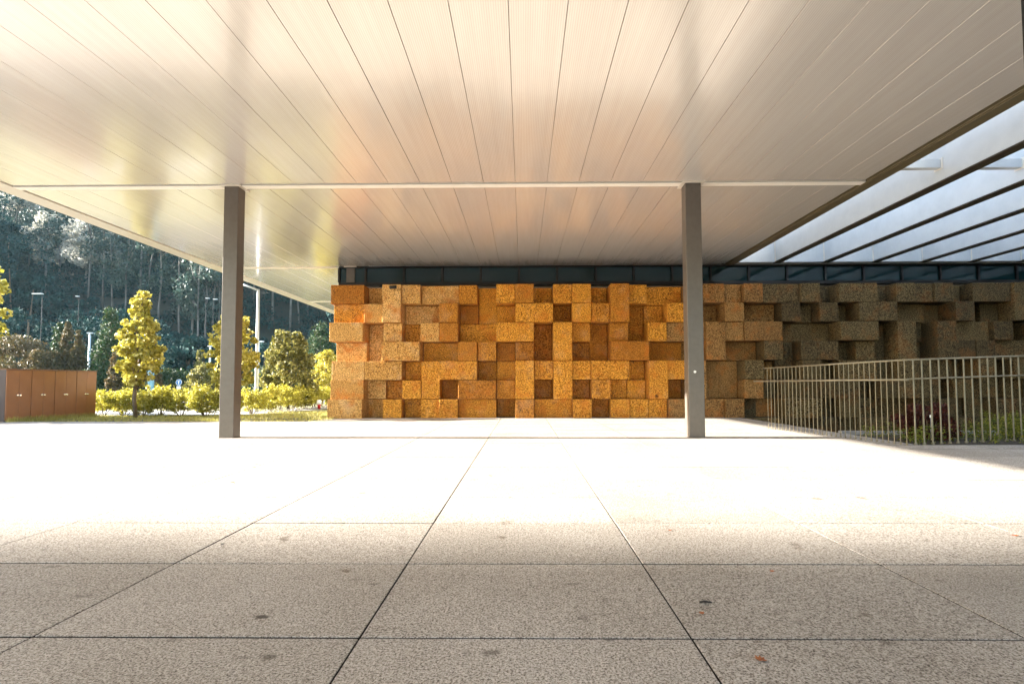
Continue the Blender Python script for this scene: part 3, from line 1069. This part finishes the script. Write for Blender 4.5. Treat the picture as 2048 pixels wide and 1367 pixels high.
# ================================================================== grass
r3 = np.random.default_rng(33)
gx, gy = [], []
n = 42000
X = r3.uniform(-22, -4.9, size=n); Y = LY0 + 0.03 + (r3.uniform(0, 1, size=n)**1.3)*5.2
keep = np.ones(n, bool)
gA = gnd(480, 829); gB = gnd(655, 815.5)
yl = np.where(X < gA.x, gA.y, gA.y + (X-gA.x)*(gB.y-gA.y)/(gB.x-gA.x))
keep &= Y < yl - 0.05
X, Y = X[keep], Y[keep]
m_ = len(X)
hh = r3.uniform(0.03, 0.085, size=m_) * (1+0.5*(np.sin(X*2.1)+np.cos(Y*3+X) > 0.6))
a = r3.uniform(0, 6.283, size=m_)
lean = r3.normal(size=(m_, 2))*0.025
wv = 0.006
Vg = np.empty((m_, 3, 3))
Vg[:, 0] = np.stack([X-np.cos(a)*wv, Y-np.sin(a)*wv, np.full(m_, -0.03)], 1)
Vg[:, 1] = np.stack([X+np.cos(a)*wv, Y+np.sin(a)*wv, np.full(m_, -0.03)], 1)
Vg[:, 2] = np.stack([X+lean[:, 0], Y+lean[:, 1], -0.03+hh], 1)
tag(mobj('grass', quads_mesh('grass', Vg.reshape(-1, 3), M['grass'], 3)), 'dry yellow green grass strip between the paving and the footpath', 'grass', kind='stuff')
# tufts at the cabinet foot
t3 = []
for k in range(260):
    s = r3.uniform(0, Lc)
    b0 = V3((c0.x, c0.y, 0)) + dvec.normalized()*s + V3((0.18, -0.1, 0))*r3.uniform(0.1, 1.2)
    for q in range(8):
        a = r3.uniform(0, 6.28); h_ = r3.uniform(0.05, 0.16)
        px_, py_ = b0.x+r3.normal()*0.03, b0.y+r3.normal()*0.03
        t3 += [(px_-math.cos(a)*.004, py_-math.sin(a)*.004, -0.01), (px_+math.cos(a)*.004, py_+math.sin(a)*.004, -0.01),
               (px_+r3.normal()*0.04, py_+r3.normal()*0.04, h_)]
tag(mobj('grass_tufts', quads_mesh('grass_tufts', np.array(t3), M['grass'], 3)), 'taller grass tufts growing along the foot of the brown cabinet', 'grass', kind='stuff')

# ================================================================== hedge of single shrubs
hp = lambda t: 0.40*math.sqrt(max(0.03, 1-(1.7*t-0.85)**2))
hedge_src = [shrub('hedge_shrub', hp, 0.76, 46, 75, 0.11, 0.062, M['leaf_hedge'], 40+s, 0.45, 0.15, 110) for s in range(3)]
spots = [(208, 829), (248, 830), (286, 830), (322, 829), (362, 829), (411, 830), (455, 829), (503, 826), (537, 822),
         (560, 820), (585, 817.5), (606, 816), (627, 814), (647, 812.5), (663, 811.5), (188, 826)]
hl = ['first hedge shrub beside the brown cabinet', 'hedge shrub left of the trunk of the tall golden tree',
      'hedge shrub just right of the golden tree trunk', 'hedge shrub before the pale blue panel post', 'hedge shrub before the round blue sign',
      'full round hedge shrub just left of the near left column', 'hedge shrub mostly hidden behind the left column',
      'hedge shrub at the foot of the tall lamp post', 'golden hedge shrub right of the tall lamp post',
      'hedge shrub with pale stones at its foot, under the dark round tree', 'shaded hedge shrub under the middle of the dark round tree',
      'shaded hedge shrub under the right side of the dark round tree', 'hedge shrub just left of the red and white post',
      'hedge shrub just right of the red and white post', 'last hedge shrub at the left end of the block wall', 'hedge shrub partly behind the brown cabinet']
used = set()
for k, ((px, py), lab) in enumerate(zip(spots, hl)):
    v = k % 3
    src = hedge_src[v]
    o = src if v not in used else copy_tree(src)
    used.add(v)
    g = gnd(px, py)
    o.location = (g.x, g.y, -0.03)
    s = random.uniform(0.95, 1.12) * (1.18 if k == 5 else 1)
    s *= {0: 0.95}.get(k, 1) 
    o.scale = (s*1.05, s*1.05, s*random.uniform(0.80, 0.92)*min(1.12, (g.y/15.6)))
    o.rotation_euler = (0, 0, random.uniform(0, 6.28))
    tag(o, lab, 'shrub', 'hedge shrubs along the footpath')

# pale stones under the hedge
for k, (px, py) in enumerate([(548, 823), (560, 821.5), (574, 820.5), (590, 819), (600, 818), (612, 817), (624, 815.8), (630, 815.2), (646, 814), (652, 813.5), (534, 824), (583, 819.6)]):
    bm = bmesh.new()
    bmesh.ops.create_icosphere(bm, subdivisions=1, radius=0.06)
    for v in bm.verts:
        v.co *= random.uniform(0.75, 1.25)
    me = bpy.data.meshes.new('stone'); bm.to_mesh(me); bm.free(); me.materials.append(M['stone'])
    g = gnd(px, py)
    o = mobj('stone', me, None, (g.x, g.y+0.1, 0.02), (0, 0, k*1.3))
    o.scale = (1.3, 1.1, 0.8)
    tag(o, 'pale stone lying at the foot of the hedge beside the footpath', 'stone', 'pale stones at the hedge foot')


def tree_at(o, px, Y, label, cat='tree', group=None, z=-0.03, rz=0.0, s=1.0):
    p = at(px, 780, Y)
    o.location = (p.x, Y, z)
    o.rotation_euler = (0, 0, rz)
    o.scale = (s, s, s)
    tag(o, label, cat, group)
    return o


YA = gnd(275, 833).y


def pA(t):
    pts = [(0, .16), (.10, .36), (.22, .52), (.38, .60), (.5, .50), (.60, .46), (.68, .34), (.75, .17), (.85, .22), (.95, .13), (1, .05)]
    for (a, x), (b, y) in zip(pts, pts[1:]):
        if t <= b: return (x + (y-x)*(t-a)/(b-a))
    return .05


GA = 'young golden leaved trees beside the hedge'
hA = at(275, 580, YA).z
kA = at(275, 768, YA).z
tr = plain_tree('maple_tree', kA, hA, pA, 150, 42, 0.125, 0.105, M['leaf_gold'], M['bark'], 51, 0.055, 0.8, 14, 0.02)
tree_at(tr, 273, YA, 'tall slender golden tree with a pointed top standing free before the hillside', group=GA)
YB = YA*1.02
tr = plain_tree('maple_tree', at(462, 768, YB).z, at(462, 632, YB).z, lambda t: 0.63*math.sqrt(max(.03, 1-(1.7*t-.75)**2)), 95, 42, 0.15, 0.105, M['leaf_gold'], M['bark'], 52, 0.05, 0.8, 12)
tree_at(tr, 464, YB, 'golden leaved tree mostly hidden behind the left column', group=GA)
YL = YA*0.93
tr = plain_tree('maple_tree', at(-20, 690, YL).z, at(-20, 520, YL).z, lambda t: 0.62*math.sqrt(max(.03, 1-(1.6*t-.7)**2)), 80, 36, 0.15, 0.11, M['leaf_gold'], M['bark'], 53, 0.05, 0.8, 12)
tree_at(tr, -54, YL, 'golden tree with only a few leaf sprays showing above the brown cabinet', group=GA)
YC = gnd(575, 818).y*1.05
tr = plain_tree('round_tree', at(575, 800, YC).z, at(575, 658, YC).z, lambda t: 1.02*math.sqrt(max(.03, 1-(1.5*t-.55)**2))*(1-.25*t), 210, 40, 0.20, 0.125, M['leaf_olive'], M['bark'], 54, 0.06, 0.75, 18)
tree_at(tr, 577, YC, 'broad round tree with sunlit top and dark lower crown right of the lamp post')
YD = YC*1.22
tr = plain_tree('maple_tree', at(650, 792, YD).z, at(650, 700, YD).z, lambda t: 0.72*math.sqrt(max(.03, 1-(1.6*t-.6)**2)), 110, 42, 0.18, 0.11, M['leaf_gold'], M['bark'], 55, 0.05, 0.8, 12)
tree_at(tr, 652, YD, 'small golden tree partly hidden by the left end of the block wall', group=GA)


# conifers and scrub farther back
def cone(w, p=0.9):
    return lambda t: w*max(0.04, (1-t)**p)*min(1, 0.5+3*t)


def conifer(px, ytop, ybase, Y, wpx, lm, seed, label, dens=1.0, p=0.8, name='conifer_tree'):
    h = at(px, ytop, Y).z; b = max(0.1, at(px, ybase, Y).z)
    w = wpx/2/F*Y
    tr = plain_tree(name, b, h, cone(w, p), int(150*dens), 40, w*0.26, 0.17*Y/35, lm, M['bark'], seed, 0.10, 0.4, 6)
    return tree_at(tr, px, Y, label)


conifer(218, 612, 775, 33, 78, M['leaf_pine'], 61, 'full green cone shaped conifer left of the golden tree', 1.7, 0.7)
conifer(131, 636, 770, 34, 40, M['leaf_rusty'], 62, 'tall narrow rusty tipped conifer behind the brown cabinet')
conifer(117, 642, 770, 35, 56, M['leaf_pine'], 63, 'dark conifer left behind the rusty tipped one above the cabinet')
conifer(153, 660, 775, 33, 40, M['leaf_rusty'], 64, 'shorter rusty conifer between the small lamp and the taller conifers')
conifer(228, 702, 790, 27, 36, M['leaf_rusty'], 65, 'small brown conifer at the foot of the full green conifer', 0.6)
conifer(309, 712, 790, 27, 34, M['leaf_rusty'], 66, 'small rusty conifer just right behind the golden tree crown', 0.6)
conifer(397, 692, 790, 34, 26, M['leaf_olive'], 67, 'slim pointed olive tree left of the near left column', 0.6)
conifer(640, 650, 790, 44, 90, M['leaf_pine'], 68, 'dark rounded evergreen behind the end of the block wall', 1.3, 0.5)


def bush(px, ytop, Y, wpx, lm, seed, label, n=160, leaf=0.16, name='bush'):
    h = at(px, ytop, Y).z; w = wpx/2/F*Y
    o = shrub(name, lambda t: w*math.sqrt(max(.05, 1-t**2*0.95)), h, n, 60, w*0.2, leaf, lm, seed, 0.4)
    p = at(px, 780, Y)
    o.location = (p.x, Y, -0.05)
    tag(o, label, 'bush')
    return o


bush(35, 676, 33, 150, M['leaf_rusty'], 71, 'broad brown feathery bush above the left end of the cabinet', 260)
bush(85, 700, 32, 90, M['leaf_rusty'], 72, 'lower brown bush sloping down behind the brown cabinet', 150)
bush(-40, 665, 35, 110, M['leaf_olive'], 73, 'olive bush at the very left behind the cabinet', 160)
bush(408, 728, 31, 70, M['leaf_olive'], 74, 'rounded olive bush left of the column under the slim pointed tree', 130)
bush(172, 740, 30, 50, M['leaf_pine'], 75, 'dark low bush between the cabinet and the small brown conifer', 80)
bush(340, 740, 36, 110, M['leaf_pine'], 76, 'dark green bush behind the round blue sign', 160)
bush(540, 735, 40, 120, M['leaf_pine'], 77, 'dark green bush behind the two lamp posts', 160)

# ================================================================== lamps, signs
tall = gnd(512, 823)
lp = empty('street_lamp', (tall.x, tall.y, -0.02))
tag(lp, 'tall pale street lamp with a short angled arm right of the left column', 'street lamp')
zt = at(511, 577, tall.y).z
b = MB(); b.tube([(0, 0, 0), (0, 0, zt)], [0.062, 0.042], 12); b.build('pole', M['pole'], lp)
MB().tube([(0, 0, 0), (0, 0, 0.85)], [0.078, 0.072], 12).build('sleeve', M['pole'], lp)
ae = at(470, 562, tall.y)
MB().tube([(0, 0, zt-0.03), (ae.x-tall.x, 0, ae.z)], [0.034, 0.03], 8).build('arm', M['pole'], lp)
MB().box(-0.30, 0.05, -0.09, 0.09, -0.03, 0.04, 0.015).build('lamp_head', M['lamp_head'], lp, (ae.x-tall.x, 0, ae.z))


def lamp(px, ytop, Y, hw, label, tee=False, side=1, dark=False, r_=0.05, z0=-0.05):
    p = at(px, ytop, Y)
    root = empty('street_lamp', (p.x, Y, z0))
    tag(root, label, 'street lamp', 'distant street lamps before the hillside')
    H = p.z - z0
    pm = M['pole_dark'] if dark else M['pole']
    MB().tube([(0, 0, 0), (0, 0, H)], [r_*1.3, r_], 8).build('pole', pm, root)
    w = hw/F*Y
    if tee:
        MB().box(-w/2, w/2, -0.08, 0.08, H, H+0.08, 0.01).build('lamp_head', M['pole'], root)
    else:
        MB().box(min(0, side*w), max(0, side*w), -0.12, 0.12, H, H+0.07, 0.01).build('lamp_head', M['lamp_head'], root)
    return root


lamp(518, 684, 34, 9, 'smaller pale street lamp just right of the tall lamp post', side=1, r_=0.045)
lamp(180, 667, 38, 10, 'pale lamp with a flat T top between the two tall conifers', tee=True, r_=0.06)
lamp(421, 693, 42, 10, 'small lamp with a flat T top left of the left column', tee=True, r_=0.06)
lamp(85, 588, 44, 20, 'dark lamp post with a long white head above the brown bushes', side=-1, dark=True, r_=0.018)
lamp(158, 593, 52, 6, 'dark lamp post with a small white head above the rusty conifer', side=-1, dark=True, r_=0.018)
lamp(412, 597, 54, 7, 'dark lamp post with white head, left one of the pair by the column', side=1, dark=True, r_=0.018)
lamp(427, 599, 55, 8, 'dark lamp post with white head, right one of the pair by the column', side=1, dark=True, r_=0.018)

# blue round sign
q = at(358, 763, 27)
sg = empty('road_sign', (q.x, 27, -0.03))
tag(sg, 'round blue sign with a white arrow over a small white plate above the hedge', 'sign')
MB().tube([(0, 0.02, 0), (0, 0.02, q.z)], 0.03, 8).build('post', M['pole'], sg)
MB().tube([(0, -0.02, q.z), (0, 0.0, q.z)], 0.155, 24).build('sign_rim', M['white'], sg)
MB().tube([(0, -0.026, q.z), (0, -0.0205, q.z)], 0.135, 24).build('sign_face', M['blue'], sg)
ar = MB(); ar.box(-0.02, 0.02, -0.032, -0.027, q.z-0.09, q.z+0.03)
ar.box(-0.05, 0.05, -0.032, -0.027, q.z+0.03, q.z+0.07)
ar.build('arrow', M['white'], sg)
MB().box(-0.11, 0.11, -0.02, 0.0, q.z-0.33, q.z-0.19, 0.004).build('plate', M['white'], sg)
# pale blue panel post behind the golden tree
q = at(303, 733, 24)
pp = empty('panel_post', (q.x, 24, -0.03))
tag(pp, 'pale blue upright panel behind the trunk of the golden tree', 'post')
MB().box(-0.115, 0.115, -0.05, 0.05, 0, q.z, 0.012).build('panel', M['blue_pale'], pp)
MB().box(-0.13, 0.13, -0.06, 0.06, 0, 0.1, 0.01).build('base', M['pole'], pp)
# red and white marker
q = gnd(638, 816.5)
mk = empty('marker_post', (q.x, q.y, -0.015))
tag(mk, 'short marker with red foot and white head beside the footpath', 'bollard')
MB().tube([(0, 0, 0), (0, 0, 0.14), (0, 0, 0.17)], [0.055, 0.06, 0.085], 14).build('foot', M['red'], mk)
MB().tube([(0, 0, 0.172), (0, 0, 0.31), (0, 0, 0.345)], [0.088, 0.088, 0.05], 14).build('cap', M['white'], mk)

# ================================================================== hillside wood
rf = np.random.default_rng(99)


def euc_template(r, h, crown_from=0.45, w=0.16, n=13, k=60, leaf=0.5):
    P, c = crown_points(h*crown_from, h, lambda t: h*w*math.sqrt(max(.05, 1-(1.7*t-.8)**2)), n, k, h*0.075, r, 0.9)
    return P


def trunk_quads(x, y, z0, z1, r0, lean):
    """three crossed slim prisms sides (square prism) as quads"""
    out = []
    n = 4
    for k in range(n):
        a0, a1 = 2*math.pi*k/n, 2*math.pi*(k+1)/n
        out += [(x+r0*math.cos(a0), y+r0*math.sin(a0), z0), (x+r0*math.cos(a1), y+r0*math.sin(a1), z0),
                (x+lean+0.35*r0*math.cos(a1), y+0.35*r0*math.sin(a1), z1), (x+lean+0.35*r0*math.cos(a0), y+0.35*r0*math.sin(a0), z1)]
    return out


KEEP = [(92, 545, 88, 46), (172, 560, 84, 44), (30, 440, 104, 60), (88, 440, 104, 40), (210, 540, 92, 26)] + \
       [(px, py+25, Y, 11) for (px, py, Y) in ((178, 560, 76), (208, 545, 74), (228, 580, 72), (250, 590, 70), (262, 540, 90), (298, 560, 80), (318, 615, 68),
        (345, 600, 84), (360, 640, 66), (385, 630, 66), (395, 640, 64), (412, 650, 66), (425, 650, 70), (438, 640, 68), (120, 520, 88), (90, 590, 78),
        (505, 640, 75), (545, 640, 72), (580, 640, 70), (598, 660, 72), (615, 650, 74), (330, 590, 95), (280, 600, 78), (560, 650, 78))]


def fit_height(X, Y, h):
    """the wood stays low in front of the trees that can be told apart"""
    px = 1046 + F*X/Y
    zg = float(hill(X, Y)) - 2.0
    for (kx, ky, kY, kw) in KEEP:
        if Y < kY+3 and abs(px-kx) < kw + 2.0*F/Y:
            h = min(h, (768-ky)/F*Y + CAM_H - zg)
    return h


temps = [euc_template(rf, 1.0, cf, w_, n_, 95, 1) for cf, w_, n_ in
         ((.40, .15, 14), (.30, .2, 15), (.5, .14, 12), (.25, .24, 16), (.10, .26, 18), (.05, .32, 18))]
pts, szs, tq = [], [], []
cnt = 0
for tries in range(6000):
    Y = 46 + 175*rf.uniform()**1.25
    X = -Y*rf.uniform(0.22, 1.14)
    if cnt > 640: break
    z = float(hill(X, Y)) - 2.0
    v = rf.integers(0, 6) if Y > 62 else rf.integers(3, 6)
    h = rf.uniform(11, 19) if Y > 62 else rf.uniform(5, 10)
    h = fit_height(X, Y, h)
    if h < 3: continue
    T = temps[v]
    a = rf.uniform(0, 6.28)
    ca, sa = math.cos(a), math.sin(a)
    Pn = T*h
    keep = rf.uniform(size=len(Pn)) < 0.9
    Pn = Pn[keep]
    wv = rf.uniform(0.85, 1.3)
    Q = np.stack([(Pn[:, 0]*ca - Pn[:, 1]*sa)*wv + X, (Pn[:, 0]*sa + Pn[:, 1]*ca)*wv + Y, Pn[:, 2] + z], 1)
    pts.append(leaves(Q, 0.46 if Y > 62 else 0.34, 0.0, 0.6, rf))
    tq += trunk_quads(X, Y, z-0.5, z+h*0.85, 0.16, rf.normal()*0.8)
    cnt += 1
for k in range(1500):
    Y = 44 + 130*rf.uniform()**1.2
    X = -Y*rf.uniform(0.22, 1.14)
    z = float(hill(X, Y)) - 2.0
    w_ = rf.uniform(1.2, 3.2)
    q = rf.normal(size=(110, 3)); q /= np.linalg.norm(q, axis=1)[:, None]
    q *= (w_*rf.uniform(0.5, 1.0, size=110))[:, None]
    q[:, 2] = np.abs(q[:, 2])*rf.uniform(0.7, 1.1)
    pts.append(leaves(q + np.array([X, Y, z]), 0.44, 0.0, 0.6, rf))
fm = quads_mesh('wood', np.concatenate(pts), M['leaf_forest'])
wood = mobj('wooded_slope', fm)
tag(wood, 'dense dark teal wood covering the steep hillside', 'wood', kind='stuff')
tag(mobj('wood_trunks', quads_mesh('wood_trunks', np.array(tq), M['bark'])), 'mass of dark trunks standing in the hillside wood', 'wood', kind='stuff')

# eucalyptus trees with pale trunks that can be told apart
euc = []
for s in range(4):
    r = np.random.default_rng(200+s)
    root = empty('eucalyptus_tree')
    h = 1.0
    P = temps[s % 3].copy()*16
    P = P[r.uniform(size=len(P)) < 0.75]
    mobj('crown', quads_mesh('crown', leaves(P, 0.5, 0, 0.5, r), M['leaf_euc']), root)
    b = MB()
    bend = r.normal(size=2)*0.5
    b.tube([(0, 0, -0.5), (bend[0]*.4, 0, 4), (bend[0]*.2+.2, bend[1]*.3, 8), (bend[0]*.6, 0, 12), (bend[0], 0, 15)], [0.13, 0.115, 0.095, 0.06, 0.025], 7)
    for q in range(5):
        a = r.uniform(0, 6.28); z0 = r.uniform(7, 12)
        b.tube([(bend[0]*.4, 0, z0), (math.cos(a)*1.0, math.sin(a)*1.0, z0+1.3), (math.cos(a)*1.7, math.sin(a)*1.7, z0+3)], [0.06, 0.04, 0.015], 5)
    b.build('trunk', M['bark_pale'], root)
    euc.append(root)
epos = [(120, 520, 88), (178, 560, 76), (208, 545, 74), (228, 580, 72), (250, 590, 70), (262, 540, 90), (298, 560, 80), (318, 615, 68), (345, 600, 84),
        (360, 640, 66), (385, 630, 66), (395, 640, 64), (412, 650, 66), (425, 650, 70), (438, 640, 68), (60, 480, 96), (30, 470, 104), (15, 540, 90),
        (90, 590, 78), (505, 640, 75), (545, 640, 72), (580, 640, 70), (598, 660, 72), (615, 650, 74), (140, 480, 110), (330, 590, 95), (280, 600, 78), (560, 650, 78)]
for k, (px, py, Y) in enumerate(epos):
    o = euc[k % 4] if k < 4 else copy_tree(euc[k % 4])
    p = at(px, py, Y)
    zg = float(hill(p.x, Y)) - 2.0
    o.location = (p.x, Y, zg)
    s = random.uniform(0.8, 1.15)
    o.scale = (s, s, s)
    o.rotation_euler = (0, random.uniform(-.05, .07), random.uniform(0, 6.28))
    if px < 200: lab, grp = 'slim eucalyptus with pale trunk on the hillside, left of the tall golden tree', 'eucalyptus trees left of the golden tree'
    elif px < 350: lab, grp = 'slim eucalyptus with pale trunk on the hillside, directly behind the tall golden tree', 'eucalyptus trees behind the golden tree'
    elif px < 450: lab, grp = 'slim eucalyptus with pale trunk on the hillside, just left of the left column', 'eucalyptus trees left of the left column'
    else: lab, grp = 'slim eucalyptus with pale trunk on the hillside, between the left column and block wall', 'eucalyptus trees between column and block wall'
    tag(o, lab, 'tree', grp)

# silvery sunlit crowns at the upper left
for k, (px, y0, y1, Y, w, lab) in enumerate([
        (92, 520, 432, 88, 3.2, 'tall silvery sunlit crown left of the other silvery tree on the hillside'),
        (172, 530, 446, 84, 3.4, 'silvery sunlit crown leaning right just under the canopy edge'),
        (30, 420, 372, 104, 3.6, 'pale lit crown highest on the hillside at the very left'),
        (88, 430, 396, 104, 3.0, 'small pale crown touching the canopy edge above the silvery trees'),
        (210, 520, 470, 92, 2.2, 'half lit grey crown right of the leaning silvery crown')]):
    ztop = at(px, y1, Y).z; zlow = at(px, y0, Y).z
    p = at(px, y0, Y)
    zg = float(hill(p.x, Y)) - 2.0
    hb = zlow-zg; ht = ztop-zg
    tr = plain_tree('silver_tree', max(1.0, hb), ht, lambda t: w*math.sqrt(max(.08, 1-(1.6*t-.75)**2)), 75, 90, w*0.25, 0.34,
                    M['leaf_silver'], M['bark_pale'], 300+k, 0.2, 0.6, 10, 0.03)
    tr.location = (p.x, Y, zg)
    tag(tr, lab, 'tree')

# ================================================================== unseen block added far to the left to cast the foreground shade
AX1 = -160.0
AYE = 3.35 + 0.020/math.cos(SUN_EL)*160
tower = empty('shade_tower', (AX1, AYE, 0))
tag(tower, 'unseen tall block added far left to cast shade on the paving', 'building')
box('wall', -16, 0, -62, 0, -0.3, 58.3, M['render'], tower)
box('roof', -16.4, 0.4, -62.4, 0.4, 58.31, 58.9, M['roof'], tower)
for fl in range(18):  # made-up windows on the added block
    for k in range(18):
        if (fl+k) >= 0:
            w_ = box('window', 0.005, 0.06, -60.2+3.35*k, -58.6+3.35*k, 1.2+3.1*fl, 2.7+3.1*fl, M['glass'], tower)

sh = shrub('shade_bush', lambda t: 0.8*math.sqrt(max(.05, 1-t**2*0.9)), 1.9, 160, 110, 0.2, 0.09, M['leaf_olive'], 88)  # unseen bush added to keep sun off the cabinet's left side
sh.location = (c0.x-1.5, c0.y+0.1, -0.03)
tag(sh, 'unseen bush added left of the brown cabinet to shade its side', 'bush')

# ================================================================== haze
hz = MB(); hz.box(-430, 310, -310, 345, -4.5, 128)
hzm = bpy.data.materials.new('haze'); hzm.use_nodes = True
hn = hzm.node_tree; hn.nodes.remove(hn.nodes['Principled BSDF'])
pv = hn.nodes.new('ShaderNodeVolumePrincipled')
pv.inputs['Color'].default_value = (0.55, 0.80, 0.90, 1)
pv.inputs['Density'].default_value = 0.00017
pv.inputs['Anisotropy'].default_value = 0.1
hn.links.new(pv.outputs[0], hn.nodes['Material Output'].inputs['Volume'])
tag(hz.build('haze', hzm), kind='stuff')

# ================================================================== small litter on the paving
def leaf_litter(px, py, size, rz, label, m=M['dryleaf']):
    g = gnd(px, py)
    bm = bmesh.new()
    out = [(0, -.5), (.12, -.42), (.33, -.45), (.30, -.2), (.5, -.02), (.32, .1), (.36, .34), (.14, .28), (0, .52), (-.15, .27), (-.38, .30), (-.31, .08), (-.5, -.05), (-.3, -.22), (-.32, -.44), (-.1, -.4)]
    c = bm.verts.new((0, 0, 0.02*size))
    vs = [bm.verts.new((x*size, y*size, size*(0.10+0.28*abs(math.sin(3*i+size*90)))*(x*x+y*y)*2)) for i, (x, y) in enumerate(out)]
    for a_, b_ in zip(vs, vs[1:]+vs[:1]):
        bm.faces.new((c, a_, b_))
    me = bpy.data.meshes.new('dry_leaf'); bm.to_mesh(me); bm.free()
    me.materials.append(m)
    o = mobj('dry_leaf', me, None, (g.x, g.y, 0.004), (0, 0, rz))
    md = o.modifiers.new('thickness', 'SOLIDIFY'); md.thickness = 0.001
    tag(o, label, 'leaf')
    return o


leaf_litter(1520, 1320, 0.038, 0.5, 'curled orange leaf lying on the paving near the bottom right')
leaf_litter(1403, 1227, 0.020, 1.5, 'tiny orange leaf scrap just below the dark twig on the paving')
leaf_litter(2030, 1072, 0.035, 2.5, 'brown leaf lying on the sunlit paving at the right edge')
leaf_litter(445, 1089, 0.022, 0.9, 'small black leaf scrap beside the long joint at the left', M['black'])
leaf_litter(1544, 1143, 0.022, 0.2, 'tiny dark brown leaf on the shaded paving right of centre')
leaf_litter(465, 965, 0.04, 0.2, 'small dark leaf on the sunlit paving before the left column')
leaf_litter(1340, 1061, 0.022, 0.2, 'tiny dark leaf at the edge of the shade right of centre')
g = gnd(1410, 1206)
tw = MB(); tw.tube([(-0.022, 0.004, 0.005), (0, 0, 0.009), (0.026, -0.004, 0.006)], [0.003, 0.0045, 0.0025], 6)
tag(tw.build('twig', M['black'], None, (g.x, g.y, 0)), 'short black twig lying on the paving right of the long joint', 'twig')
